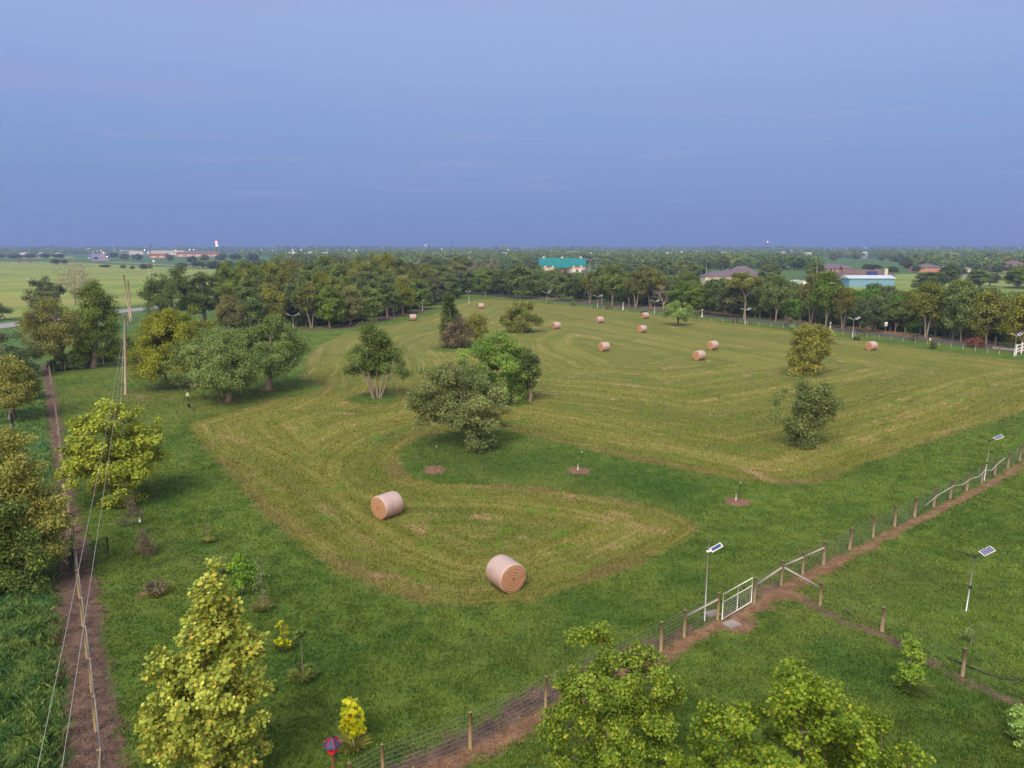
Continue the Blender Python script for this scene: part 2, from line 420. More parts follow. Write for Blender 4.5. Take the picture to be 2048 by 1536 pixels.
def zones(P):
    hay = sdf_poly(P, HAY); mow = hay.copy()
    for px, py, r in RINGS:
        g = G(px, py); hay = np.minimum(hay, np.hypot(P[:, 0] - g.x, P[:, 1] - g.y) - r)
    dl = sdf_line(P, DIRT_L, [.6, .55, .5, .5, .55, .7, .85, .8, .8, .85, .9])
    f2 = [(x + 8, y + 7) for x, y in FENCE_R]
    dr = sdf_line(P, f2, [.5] * 6 + [.42] * 6 + [.34] * 13)
    dc = sdf_line(P, [(x - 6, y + 5) for x, y in CROSS], [.5, .3] + [.26] * 6)
    dg = sdf_line(P, [(780, 1545), (870, 1515), (960, 1470), (1070, 1405), (1170, 1352), (1250, 1318), (1320, 1285), (1400, 1245)], [.5, .55, .6, .6, .65, .6, .4, .1])
    blob = [(1545, 1188, .85), (1470, 1246, .8), (1590, 1192, .5), (870, 937, .75), (1155, 940, .75), (1475, 1003, .75), (455, 803, .8), (537, 779, .9),
            (258, 789, .6), (285, 792, .7), (280, 1190, .25), (1530, 780, .3)]
    sb = np.full(len(P), -1e9)
    for px, py, r in blob:
        g = G(px, py); sb = np.maximum(sb, r - np.hypot(P[:, 0] - g.x, P[:, 1] - g.y))
    rd = sdf_line(P, [(600, 660), (690, 655), (780, 634), (860, 618)], [1.5, 2, 2, 1.5])   # leaf litter under the wood
    re = sdf_line(P, [(1000, 590), (1200, 606), (1400, 622), (1640, 646), (1860, 676), (2060, 700), (2300, 724)], [2.5] * 7)
    dirt = np.maximum.reduce([dl, dr, dc, sb, rd, re, dg])
    straw = smooth(np.maximum(dr, sb) - np.maximum(np.maximum(dl, dc), dg), -.5, .1) * .9
    wl = sdf_poly(P, poly([(88, 725), (60, 690), (0, 700), (-200, 760), (-500, 1100), (-400, 2000), (160, 2000), (150, 1560), (130, 1300), (112, 1150), (112, 1000), (100, 880)]))
    wb = sdf_poly(P, poly([(90, 700), (240, 668), (290, 655), (560, 655), (700, 645), (850, 612), (930, 580), (1200, 604), (1500, 640), (2048, 696), (2600, 752), (4000, 560), (3000, 510), (-1000, 510), (-1000, 700)]))
    wild = np.maximum(smooth(wl, -.3, .3), smooth(wb, -1, 3))
    dry = np.zeros(len(P))
    for pl in ([(-200, 522), (140, 524), (330, 534), (560, 544), (560, 588), (420, 596), (230, 615), (0, 640), (-300, 660)],
               [(1690, 548), (2100, 548), (2200, 580), (1900, 588), (1560, 600), (1480, 590), (1560, 566)], [(-300, 508), (120, 508), (160, 517), (-300, 518)],
               [(1400, 566), (1500, 570), (1480, 600), (1380, 590)]):
        dry = np.maximum(dry, smooth(sdf_poly(P, poly(pl)), -2, 6))
    scar = np.full(len(P), -9.)
    for seg, w_ in SCARS: scar = np.maximum(scar, sdf_line(P, seg, [w_] * len(seg)))
    lp = np.zeros(len(P))  # deeper green: lush patches, plus two shadow spots painted into the lawn colour
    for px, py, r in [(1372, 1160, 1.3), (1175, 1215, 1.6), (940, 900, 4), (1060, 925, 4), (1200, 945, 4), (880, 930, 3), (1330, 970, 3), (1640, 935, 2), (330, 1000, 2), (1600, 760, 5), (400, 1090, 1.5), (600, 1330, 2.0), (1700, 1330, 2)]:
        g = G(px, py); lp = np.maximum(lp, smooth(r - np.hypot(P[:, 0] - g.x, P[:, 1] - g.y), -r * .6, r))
    return dict(hay=np.clip(hay, -40, 200), mow=np.clip(mow, -40, 300), dirt=np.clip(dirt, -20, 20), wild=wild, dry=dry, lush_shade=lp, straw=straw, scar=np.clip(scar, -3, 3))

def build_ground():
    ys = np.concatenate([np.linspace(-400, 8, 20)[:-1], 8 * np.power(9000 / 8, np.linspace(0, 1, 620))])
    us = np.linspace(-1, 1, 461)
    Yg, Ug = np.meshgrid(ys, us, indexing='ij')
    Xg = Ug * (28 + .85 * np.abs(Yg))
    P = np.stack([Xg.ravel(), Yg.ravel()], 1)
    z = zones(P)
    n, m = Yg.shape
    i = np.arange((n - 1) * m).reshape(n - 1, m)[:, :-1].ravel()
    F = np.stack([i, i + 1, i + m + 1, i + m], 1)
    V = np.column_stack([P, np.zeros(len(P))])
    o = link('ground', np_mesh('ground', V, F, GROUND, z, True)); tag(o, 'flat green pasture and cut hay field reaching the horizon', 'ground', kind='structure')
build_ground()

rng = np.random.default_rng(7)
random.seed(5)
def build_blades(name, P, hgt, wid, label, lean=.6):
    n = len(P); z = zones(P)
    ang = rng.uniform(0, 2 * np.pi, n); hh = hgt * rng.uniform(.5, 1.3, n); ww = wid * rng.uniform(.6, 1.3, n)
    la = rng.uniform(0, 2 * np.pi, n); ll = hh * rng.uniform(0, lean, n)
    dx, dy = np.cos(ang) * ww / 2, np.sin(ang) * ww / 2
    V = np.zeros((n, 4, 3))
    V[:, 0] = np.column_stack([P[:, 0] - dx, P[:, 1] - dy, np.full(n, -.01)])
    V[:, 1] = np.column_stack([P[:, 0] + dx, P[:, 1] + dy, np.full(n, -.01)])
    V[:, 2] = np.column_stack([P[:, 0] + dx * .8 + np.cos(la) * ll * .4, P[:, 1] + dy * .8 + np.sin(la) * ll * .4, hh * .6])
    V[:, 3] = np.column_stack([P[:, 0] + np.cos(la) * ll, P[:, 1] + np.sin(la) * ll, hh])
    F = np.arange(n * 4).reshape(n, 4)
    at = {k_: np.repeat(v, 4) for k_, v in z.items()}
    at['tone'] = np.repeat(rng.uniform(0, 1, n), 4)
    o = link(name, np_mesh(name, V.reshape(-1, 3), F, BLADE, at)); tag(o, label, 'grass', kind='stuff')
def near_points(n, y0, y1, keep):
    Y = y0 * np.power(y1 / y0, rng.uniform(0, 1, n)); X = rng.uniform(-1, 1, n) * (.74 * Y + 2)
    cn = np.sin(X * 9.1 + 2.2 * np.sin(Y * 6.3)) * np.sin(Y * 8.3 + 2.1 * np.sin(X * 5.7)) + .6 * np.sin(X * 2.3 + 1.7 * np.sin(Y * 1.9)) * np.sin(Y * 2.9 + X)
    ok = rng.uniform(-1.1, .5, n) < cn; X, Y = X[ok], Y[ok]
    P = np.column_stack([X, Y]); z = zones(P)
    return P[keep(z)]
Pn = near_points(950000, 17, 120, lambda z: (z['dirt'] < .05) & (z['wild'] < .5))
Pn = Pn[rng.uniform(0, 1, len(Pn)) > smooth(Pn[:, 1], 45, 118)]
far_h = .065 + .03 * smooth(Pn[:, 1], 20, 80)
build_blades('grass', Pn, far_h, .03 + .001 * Pn[:, 1], 'short green lawn and hay stubble blades')
Pw = near_points(260000, 16, 75, lambda z: (z['dirt'] < .1) & (z['wild'] > .5))
cl_ = np.array([mnoise.noise(Vector((p[0] * .9, p[1] * .9, 0))) for p in Pw])
build_blades('rough_grass', Pw, .16 + .3 * np.clip(cl_ + .25, 0, 1), .035 + .0008 * Pw[:, 1], 'tall rough grass beside the bare track', 1.3)
# straw litter on the bare strips
Ps = near_points(400000, 16, 60, lambda z: (z['dirt'] > -.1))
build_blades('straw_litter', Ps, .035, .03, 'dry straw litter on bare earth under the fence', 3.0)
# ------------------------------------------------------------------ trees
LEAF4 = (np.array([[0, 0, 0], [.42, .5, .1], [0, 1, -.06], [-.42, .5, .1]]), np.array([[0, 1, 2, 3]]))
def lobed():
    v = [(0, .35, .0)]
    for i in range(10):
        a = math.pi * 2 * i / 10 - math.pi / 2
        r = .58 if i % 2 else .4
        if i == 0: r = .34
        v.append((r * math.cos(a), .4 + r * math.sin(a) * 1.0, .08 * abs(math.cos(a))))
    return np.array(v), np.array([[0, 1 + i, 1 + (i + 1) % 10] for i in range(10)])
LOBED = lobed()
HEART = (np.array([[0, 0, 0], [.3, -.08, .06], [.48, .3, .1], [0, 1, -.08], [-.48, .3, .1], [-.3, -.08, .06]]), np.array([[0, 1, 2, 3], [0, 3, 4, 5]]))

def leaves_mesh(name, C, Rr, size, mat, shape, rg, tones, flat=.75, up=.5, jit=1.0):
    """C: centres (n,3), Rr: centre of the tree for outward orientation"""
    n = len(C)
    out = C - Rr; out /= np.linalg.norm(out, axis=1, keepdims=True) + 1e-6
    nrm = out * .6 + np.array([0, 0, up]) + rg.normal(0, .55 * jit, (n, 3)); nrm /= np.linalg.norm(nrm, axis=1, keepdims=True)
    d = rg.normal(0, 1, (n, 3)) + out * .6 + np.array([0, 0, -.35]); d -= nrm * (d * nrm).sum(1, keepdims=True); d /= np.linalg.norm(d, axis=1, keepdims=True) + 1e-9
    s_ = np.cross(d, nrm)
    sz = size * rg.uniform(.6, 1.3, n)
    tv, tf = shape
    V = C[:, None, :] + sz[:, None, None] * (tv[None, :, 0, None] * s_[:, None] + tv[None, :, 1, None] * d[:, None] + tv[None, :, 2, None] * nrm[:, None])
    k_ = len(tv)
    F = (tf[None] + (np.arange(n) * k_)[:, None, None]).reshape(-1, tf.shape[1])
    acc = rg.uniform(0, 1, n)
    return np_mesh(name, V.reshape(-1, 3), F, mat, {'tone': np.repeat(tones, k_), 'accent': np.repeat(acc, k_)})

def skeleton(trunks, targets, rg, droop=0.0):
    """grow limbs from the trunk polylines to the clusters; returns (A,B,ra,rb) edges"""
    nodes = []; parent = []
    for tr in trunks:
        prev = -1
        for p in tr:
            nodes.append(np.array(p, float)); parent.append(prev); prev = len(nodes) - 1
    root_d = np.array([np.linalg.norm(n_) for n_ in nodes])
    order = np.argsort([min(np.linalg.norm(np.array(t_) - n_) for n_ in nodes) for t_ in targets])
    pathlen = list(root_d)
    for idx in order:
        t_ = np.array(targets[idx]); N_ = np.array(nodes)
        d = np.linalg.norm(N_ - t_, axis=1)
        pen = np.where(N_[:, 2] > t_[2] + .1, 1.2 * (N_[:, 2] - t_[2]), 0)
        low = np.where(N_[:, 2] < .25 * t_[2], 1.5, 0)
        j = int(np.argmin(d + pen + low + .12 * np.array(pathlen)))
        st = N_[j]; L = d[j]; k_ = max(1, int(L / .8))
        prev = j
        for q in range(1, k_ + 1):
            f = q / k_
            p = st + (t_ - st) * f
            if q < k_: p = p + rg.normal(0, .1 * min(L, 2.5), 3) * .6 + np.array([0, 0, .12 * L * math.sin(math.pi * f)])
            nodes.append(p); parent.append(prev); pathlen.append(pathlen[prev] + L / k_); prev = len(nodes) - 1
    w = np.ones(len(nodes)) * .25
    for i in range(len(nodes) - 1, -1, -1):
        if parent[i] >= 0: w[parent[i]] += w[i]
    return nodes, parent, w

def trunk_mesh(name, trunks, targets, rg, r0, mat, rmin=.012, n=6):
    nodes, parent, w = skeleton(trunks, targets, rg)
    wmax = max(w)
    r = np.maximum(r0 * (w / wmax) ** .5, rmin)
    V = []; F = []
    for i, p in enumerate(parent):
        if p < 0: continue
        A, B = nodes[p], nodes[i]
        d = B - A; L = np.linalg.norm(d)
        if L < 1e-5: continue
        d = d / L
        a = np.cross(d, (0, 0, 1) if abs(d[2]) < .9 else (1, 0, 0)); a /= np.linalg.norm(a); b = np.cross(d, a)
        base = len(V)
        ra = min(r[p], r[i] * 1.7); rb = r[i]
        if p == 0 or parent[p] < 0: ra = r[p] * 1.25
        for q in range(n):
            c_, s_ = math.cos(2 * math.pi * q / n), math.sin(2 * math.pi * q / n)
            V.append(A + (a * c_ + b * s_) * ra)
        for q in range(n):
            c_, s_ = math.cos(2 * math.pi * q / n), math.sin(2 * math.pi * q / n)
            V.append(B + (a * c_ + b * s_) * rb)
        for q in range(n):
            q2 = (q + 1) % n
            F.append((base + q, base + q2, base + n + q2, base + n + q))
    return np_mesh(name, np.array(V), np.array(F), mat, smooth=True)

def tree_meshes(seed, lobes, trunks, ncl, rc, nleaf, size, lmat, bmat, r0, shape=LEAF4, dead=0, inner=.45, up=.5, tone=(0, 1), squash=.72, rmin=.012):
    rg = np.random.default_rng(seed)
    lobes = np.array(lobes, float)
    vol = (lobes[:, 3] * lobes[:, 4] + lobes[:, 4] * lobes[:, 5] + lobes[:, 3] * lobes[:, 5])
    pick = rg.choice(len(lobes), ncl, p=vol / vol.sum())
    d = rg.normal(0, 1, (ncl, 3)); d /= np.linalg.norm(d, axis=1, keepdims=True)
    rad = inner + (1 - inner) * rg.uniform(0, 1, ncl) ** .6
    rad *= 1 + .12 * rg.normal(0, 1, ncl)
    T = lobes[pick, :3] + d * rad[:, None] * lobes[pick, 3:]
    T[:, 2] = np.maximum(T[:, 2], .15)
    # drop a few to open gaps
    nz = np.array([mnoise.noise(Vector(t_) * .45 + Vector((seed, 0, 0))) for t_ in T])
    T = T[nz > -.32]
    ncl = len(T)
    ctr = np.array([lobes[:, 0].mean(), lobes[:, 1].mean(), lobes[:, 2].mean() - .2 * lobes[:, 5].mean()])
    ctone = rg.uniform(0, 1, ncl)
    rcl = rc * rg.uniform(.65, 1.35, ncl)
    idx = rg.choice(ncl, nleaf, p=rcl ** 2 / (rcl ** 2).sum())
    o = rg.normal(0, 1, (nleaf, 3)); o /= np.linalg.norm(o, axis=1, keepdims=True)
    o *= rg.uniform(0, 1, (nleaf, 1)) ** .45 * rcl[idx][:, None]; o[:, 2] *= squash
    C = T[idx] + o
    C[:, 2] = np.maximum(C[:, 2], .03)
    tn_ = tone[0] + (tone[1] - tone[0]) * np.clip(.45 * ctone[idx] + .55 * rg.uniform(0, 1, nleaf), 0, 1)
    crown = leaves_mesh('crown', C, ctr, size, lmat, shape, rg, tn_, up=up)
    tg = list(T)
    for _ in range(dead):                 # bare limbs that stick out of the crown
        q = T[rg.integers(ncl)]; v = q - ctr; tg.append(ctr + v * rg.uniform(1.1, 1.35))
    if len(tg) > 260: tg = [tg[i] for i in rg.choice(len(tg), 260, replace=False)]
    trunk = trunk_mesh('trunk', trunks, tg, rg, r0, bmat, rmin)
    return trunk, crown

def place_tree(name, meshes, loc, label, cat='tree', group=None, rz=0, sc=(1, 1, 1), mat=None):
    e = empty(name, loc, label, cat, group, rz); e.scale = sc
    link('trunk', meshes[0], e); link('crown', meshes[1], e)
    return e

def hero(px, base, top, l, r, label, style='round', lmat=None, bmat=None, leaves=14000, size=.16, ncl=110, seed=1, name='broadleaf_tree', cat='tree',
         lobes=None, trunks=None, r0=None, rc=None, shape=LEAF4, dead=2, low=.22, up=.5, Y=None, inner=.45, tone=(0, 1), group=None, squash=.72):
    g = G(px, base) if Y is None else Vector(((px - 1024) / FPX * (Y * ct + CAM_H * st), Y, 0))
    h = zat(g.y, top); m = (g.y * ct + (CAM_H - h * .5) * st) / FPX
    hw = (r - l) / 2 * m; ox = ((l + r) / 2 - 1024) * m - g.x
    rg = random.Random(seed * 77 + 3)
    if lobes is None:
        if style == 'round':
            lb = [(0, 0, .6, .78, .78, .36), (-.55, .1, .5, .46, .55, .28), (.55, -.1, .52, .46, .55, .28), (.1, -.5, .42, .6, .5, .26), (-.1, .45, .58, .6, .5, .26), (.12, 0, .82, .45, .45, .16), (-.4, 0, .74, .38, .4, .14)]
        elif style == 'column':
            lb = [(0, 0, .3, .85, .85, .28), (.1, 0, .55, .75, .75, .25), (-.1, 0, .78, .5, .5, .2), (0, .1, .9, .3, .3, .1)]
        elif style == 'bush':
            lb = [(0, 0, .4, .75, .75, .38), (-.5, 0, .32, .5, .5, .3), (.5, 0, .35, .5, .5, .3), (0, 0, .7, .5, .5, .28)]
        elif style == 'cone':
            lb = [(0, 0, .2, .9, .9, .2), (0, 0, .38, .8, .8, .18), (0, 0, .55, .62, .62, .18), (.03, 0, .73, .42, .42, .16), (0, 0, .89, .22, .22, .11)]
        elif style == 'umbrella':
            lb = [(0, 0, .82, .8, .8, .14), (-.45, 0, .75, .5, .5, .13), (.45, .1, .78, .5, .5, .14), (.1, 0, .9, .4, .4, .1)]
        lb = [(a + rg.uniform(-.08, .08), b + rg.uniform(-.08, .08), c, d_ * rg.uniform(.9, 1.1), e_, f) for a, b, c, d_, e_, f in lb]
    else: lb = lobes
    L = [(ox + a * hw, b * hw, c * h, d_ * hw, e_ * hw, f * h) for a, b, c, d_, e_, f in lb]
    if trunks is None:
        tp = [(0, 0, -.05), (.02 * h, .01 * h, low * h * .5), (.3 * ox + .02 * h, 0, low * h), (ox * .6, 0, h * .5), (ox, 0, h * .72)]
        T = [tp]
    else: T = [[(ox * 0 + a * hw, b * hw, c * h) for a, b, c in tr] for tr in trunks]
    if r0 is None: r0 = .035 * h if style != 'bush' else .02 * h
    ms = tree_meshes(seed, L, T, ncl, rc or (.16 * (hw + h * .4)), leaves, size, lmat or L_GREEN, bmat or BARK_P, r0, shape, dead, up=up, inner=inner, tone=tone, squash=squash, rmin=max(.01, .00022 * g.y))
    return place_tree(name, ms, g, label, cat, group)

# --- trees standing in the hay field
hero(750, 796, 634, 688, 820, 'tall tree with five pale trunks alone in the hay field', seed=1, leaves=19000, ncl=130, size=.16, rc=.72, dead=24, r0=.15,
     lobes=[(-.2, 0, .9, .25, .3, .09), (-.05, 0, .76, .36, .4, .13), (.05, 0, .62, .5, .5, .16), (-.55, .1, .5, .45, .45, .17), (.55, -.1, .46, .45, .5, .17), (0, .3, .45, .55, .5, .18), (.8, 0, .34, .22, .3, .08), (-.8, 0, .38, .2, .3, .08)],
     trunks=[[(-.05, 0, -.02), (-.12, 0, .18), (-.2, 0, .4), (-.2, 0, .8)], [(.05, .1, -.02), (.06, .1, .25), (.05, 0, .6)], [(.12, 0, -.02), (.2, 0, .15), (.36, 0, .35)],
             [(.0, -.1, -.02), (-.2, -.1, .2), (-.45, -.1, .42)], [(.16, -.1, -.02), (.4, -.1, .22), (.62, -.1, .42)]])
hero(948, 893, 738, 826, 1030, 'broad grey-green tree with foliage to the ground on the green tongue', seed=2, lmat=L_GREY, leaves=38000, ncl=260, size=.145, rc=.6, dead=18, r0=.24, tone=(.1, 1),
     lobes=[(-.5, .1, .72, .5, .6, .26), (-.74, -.1, .48, .32, .4, .22), (.2, .1, .68, .6, .6, .3), (.15, -.2, .48, .5, .5, .28), (.22, -.25, .25, .4, .42, .24), (.24, -.2, .08, .34, .36, .12), (.65, .1, .5, .38, .4, .24), (-.2, 0, .86, .45, .4, .14), (-.3, 0, .5, .4, .5, .2)])
hero(1030, 803, 668, 925, 1076, 'bright green bushy tree behind the broad grey-green tree', seed=3, lmat=L_BRIGHT, leaves=28000, ncl=170, size=.17, rc=.72, dead=4,
     lobes=[(-.55, 0, .62, .45, .5, .28), (0, .1, .82, .42, .5, .18), (.0, -.1, .5, .6, .6, .3), (.35, 0, .55, .45, .4, .26), (-.2, 0, .3, .6, .5, .26), (.2, 0, .2, .5, .5, .2)])
hero(1060, 803, 690, 1030, 1077, 'dark grey-green tree with bare limbs beside the bright green bushy tree', seed=33, lmat=L_DARK, leaves=5000, ncl=36, size=.18, rc=.7, dead=16, r0=.14)
hero(905, 690, 594, 878, 922, 'narrow dark tree rising over the thorny clump', 'column', seed=4, lmat=L_DARK, leaves=9000, ncl=60, size=.22, rc=.8, dead=3)
hero(950, 690, 625, 925, 976, 'olive tree on the far side of the thorny clump', 'round', seed=5, lmat=L_OLIVE, leaves=8000, ncl=60, size=.2, rc=.8)
hero(918, 696, 636, 885, 948, 'grey thorny clump of shrubs with a bare trunk', 'bush', seed=6, lmat=L_BROWN, leaves=7000, ncl=60, size=.2, rc=.8, name='thorny_shrub', cat='shrub', dead=8, bmat=BARK_D)
hero(1043, 664, 597, 1003, 1082, 'round olive tree between two bales near the far fence', 'bush', seed=7, lmat=L_OLIVE, leaves=16000, ncl=110, size=.2, rc=.8)
hero(1355, 651, 600, 1328, 1383, 'small bright lime-green tree near the road fence', 'round', seed=8, lmat=L_BRIGHT, bmat=BARK_B, leaves=7000, ncl=55, size=.22, rc=.7, tone=(.5, 1))
hero(1612, 748, 649, 1562, 1676, 'vine-covered leaning tree in the field near a lone bale', seed=9, lmat=L_OLIVE, leaves=20000, ncl=150, size=.19, rc=.7, dead=3,
     lobes=[(-.05, 0, .75, .55, .5, .22), (-.12, 0, .5, .55, .5, .28), (.5, 0, .76, .4, .35, .13), (-.45, -.1, .22, .42, .45, .2), (-.05, -.1, .2, .5, .5, .2), (.1, 0, .88, .4, .3, .12), (.3, 0, .5, .4, .35, .2), (-.1, 0, .35, .5, .45, .2)])
hero(1604, 893, 763, 1540, 1678, 'thin grey-green tree near the lower corner of the hay field', seed=10, lmat=L_GREY, leaves=19000, ncl=150, size=.14, rc=.55, dead=8, tone=(0, .8),
     lobes=[(-.3, 0, .7, .55, .5, .26), (.45, 0, .7, .5, .45, .22), (0, 0, .8, .5, .4, .18), (-.15, 0, .45, .45, .4, .24), (-.1, -.1, .22, .4, .35, .2), (.2, 0, .55, .5, .4, .2), (-.55, 0, .6, .38, .3, .2), (0, 0, .08, .35, .3, .1)])
hero(388, 775, 614, 264, 440, 'round-topped yellow-green oak, tallest of the field-edge clump', seed=11, lmat=L_OLIVE, leaves=48000, ncl=280, size=.165, rc=.85, dead=5, tone=(.15, 1),
     lobes=[(0, 0, .62, .8, .8, .36), (-.55, .1, .45, .46, .6, .3), (.5, -.1, .5, .5, .6, .3), (0, -.4, .32, .7, .5, .24), (-.1, .4, .58, .6, .5, .26), (.05, 0, .84, .5, .5, .15), (-.4, 0, .74, .4, .4, .16), (-.4, -.2, .26, .5, .5, .2)])
hero(457, 803, 655, 350, 520, 'grey-green oak with a forked pale trunk, nearest of the clump', seed=12, lmat=L_GREY, leaves=44000, ncl=270, size=.15, rc=.75, dead=8, tone=(.2, 1))
hero(537, 778, 628, 475, 612, 'olive oak with a clean pale trunk at the clump end', seed=13, lmat=L_GREEN, leaves=32000, ncl=200, size=.165, rc=.75, dead=5, tone=(.2, 1))
# --- sycamores and lower corner
hero(222, 1003, 803, 126, 320, 'big round yellow-green sycamore beside the track', seed=14, lmat=L_YGR, bmat=BARK_P, leaves=36000, ncl=300, size=.13, rc=.46, shape=LOBED, dead=0, name='sycamore_tree', up=.6,
     lobes=[(0, 0, .6, .8, .8, .33), (-.3, 0, .82, .5, .5, .16), (.25, 0, .8, .5, .5, .17), (-.35, -.2, .4, .6, .6, .25), (.4, -.1, .45, .58, .6, .27), (0, -.2, .22, .78, .7, .17), (0, -.2, .1, .6, .6, .1), (.75, 0, .6, .25, .3, .12)])
hero(405, 1580, 1120, 262, 556, 'tall conical yellow sycamore with large lobed leaves', seed=15, lmat=L_YEL, leaves=27000, ncl=360, size=.102, rc=.26, shape=LOBED, dead=0, name='sycamore_tree', up=.6, r0=.1, inner=.3,
     lobes=[(.15, 0, .12, .62, .7, .13), (-.08, 0, .3, .76, .75, .15), (.0, 0, .45, .62, .6, .14), (.08, 0, .59, .5, .48, .13), (.15, 0, .72, .36, .34, .12), (.21, 0, .83, .24, .24, .1), (.25, 0, .93, .14, .14, .07), (-.55, 0, .55, .2, .2, .06), (.6, .1, .62, .2, .2, .06), (.62, 0, .46, .26, .2, .07), (-.8, 0, .3, .2, .2, .07)],
     trunks=[[(0, 0, -.02), (.04, 0, .2), (.12, 0, .5), (.3, 0, .95)]])
hero(1195, 1640, 1268, 1078, 1378, 'vine-hung tree with light green leaves over the fence', seed=16, lmat=L_VINE, bmat=BARK_D, leaves=46000, ncl=330, size=.07, rc=.27, shape=HEART, dead=8, r0=.1,
     lobes=[(-.2, .3, .9, .28, .3, .1), (-.25, 0, .7, .5, .5, .16), (.45, .2, .7, .5, .5, .14), (-.3, -.2, .42, .55, .6, .2), (.3, -.1, .45, .6, .6, .2), (0, -.1, .2, .8, .7, .2), (-.75, 0, .55, .2, .25, .1)])
hero(1590, 1780, 1335, 1280, 1910, 'sprawling lime-green vine-covered tree in the lower corner', seed=17, lmat=L_VINE, bmat=BARK_B, leaves=62000, ncl=420, size=.075, rc=.27, shape=HEART, dead=10, r0=.1,
     lobes=[(-.02, .1, .88, .2, .2, .1), (-.35, 0, .66, .35, .4, .15), (.3, 0, .68, .35, .4, .14), (-.55, -.1, .42, .4, .5, .2), (0, 0, .5, .6, .6, .25), (.55, 0, .45, .4, .5, .18), (-.1, -.2, .25, .9, .6, .2), (.15, 0, .8, .25, .3, .1)])
# --- the rough side beyond the track
hero(40, 1165, 850, -40, 124, 'large rough-side tree with arching grey twigs by the track', seed=18, lmat=L_OLIVE, bmat=BARK_P, leaves=34000, ncl=260, size=.11, rc=.45, dead=10, style='bush', tone=(.1, 1))
hero(-5, 1190, 960, -90, 90, 'shady green bush leaning under the rough-side tree', seed=19, lmat=L_VINE, leaves=16000, ncl=150, size=.11, rc=.45, dead=3, style='bush', name='leafy_bush', cat='bush', tone=(0, .6))
hero(22, 838, 712, -45, 78, 'olive tree beyond the black post on the rough side', seed=20, lmat=L_OLIVE, leaves=18000, ncl=120, size=.16, rc=.7, dead=5)
hero(28, 755, 668, -60, 75, 'low dark green bush in the rough pasture', seed=21, lmat=L_DARK, leaves=14000, ncl=90, size=.2, rc=.8, style='bush', name='leafy_bush', cat='bush')
hero(122, 738, 592, 44, 182, 'olive tree with a long bare pale limb at the track end', seed=22, lmat=L_OLIVE, leaves=24000, ncl=150, size=.17, rc=.85, dead=7, tone=(0, .8))
hero(186, 735, 563, 148, 242, 'tall dark green tree behind the solar light', 'column', seed=23, lmat=L_GREEN, leaves=24000, ncl=140, size=.18, rc=.9, dead=1, tone=(0, .8))
hero(90, 632, 553, 48, 136, 'round dark tree on the near edge of the pale pasture', seed=24, lmat=L_DARK, leaves=14000, ncl=90, size=.24, rc=.9, dead=2)
hero(148, 610, 517, 105, 195, 'bare grey dead tree before the pale pasture', seed=25, lmat=L_BROWN, bmat=BARK_D, leaves=1500, ncl=250, size=.2, rc=.7, name='dead_tree', dead=60, r0=.28)
hero(462, 602, 540, 430, 500, 'bare twiggy tree beside the country road', seed=26, lmat=L_BROWN, bmat=BARK_D, leaves=200, ncl=140, size=.2, rc=.7, name='dead_tree', dead=40, r0=.2)
hero(345, 655, 532, 278, 405, 'broad dark tree behind the leaning poles', seed=27, lmat=L_DARK, leaves=24000, ncl=150, size=.22, rc=1.0, dead=2, tone=(.2, 1))
hero(408, 650, 545, 360, 452, 'dark tree with a ragged top next to the broad dark tree', seed=28, lmat=L_DARK, leaves=16000, ncl=100, size=.22, rc=.9, dead=3)
hero(10, 640, 605, -30, 22, 'small dark tree at the country road edge', seed=29, lmat=L_DARK, leaves=5000, ncl=40, size=.22, rc=.8)
# hedge growing along the wire by the first solar light
for i, (px, by, tp, w) in enumerate([(122, 742, 708, 40), (150, 738, 700, 42), (180, 732, 695, 44), (212, 722, 690, 40), (236, 712, 682, 36), (262, 700, 672, 34), (45, 800, 745, 60)]):
    hero(px, by, tp, px - w // 2, px + w // 2, ['low shrub at the head of the bare track', 'shrub in the fence row under the olive tree', 'shrub below the tall dark tree', 'shrub just behind the solar light pole',
         'shrub in the fence row past the solar light', 'last shrub of the fence row by the utility pole', 'rank bush beside the fence on the rough side'][i], 'bush', seed=40 + i, lmat=[L_DARK, L_GREEN][i % 2], leaves=5000, ncl=36, size=.17, rc=.6, name='hedge_shrub', cat='shrub', dead=0)

# --- small plants on the lawn
def plant(px, base, top, w, label, lmat, leaves=500, size=.1, ncl=16, rc=.16, name='sapling', cat='sapling', shape=LEAF4, style='column', bmat=BARK_P, dead=1, seed=1, **k_):
    return hero(px, base, top, px - w / 2, px + w / 2, label, style, lmat, bmat, leaves, size, ncl, seed, name, cat, rc=rc, shape=shape, dead=dead, r0=.02, **k_)
plant(240, 1015, 900, 90, 'sparse grey shrub standing against the round sycamore', L_GREY, 1500, .08, 40, .25, 'twiggy_shrub', 'shrub', dead=12, seed=51, style='bush')
plant(262, 1052, 985, 62, 'brown twiggy shrub just below the round sycamore', L_BROWN, 1100, .07, 50, .2, 'twiggy_shrub', 'shrub', dead=20, seed=52, style='bush')
plant(284, 1112, 1052, 50, 'pink-flowered brown shrub on the lawn', L_BROWN, 1300, .07, 40, .18, 'flowering_shrub', 'shrub', dead=10, seed=53, style='bush')
plant(312, 1192, 1148, 40, 'small withered brown plant on the lawn', L_BROWN, 700, .08, 26, .15, 'withered_plant', 'plant', dead=8, seed=54, style='bush')
plant(413, 1085, 1030, 26, 'faint thin sapling on open lawn', L_GREEN, 130, .09, 12, .16, dead=2, seed=55)
plant(443, 1150, 1092, 26, 'slim sapling directly behind the sycamore tip', L_VINE, 350, .1, 14, .17, seed=56)
plant(482, 1192, 1105, 58, 'bushy bright green sapling behind the conical sycamore', L_BRIGHT, 1100, .11, 26, .22, shape=HEART, seed=57)
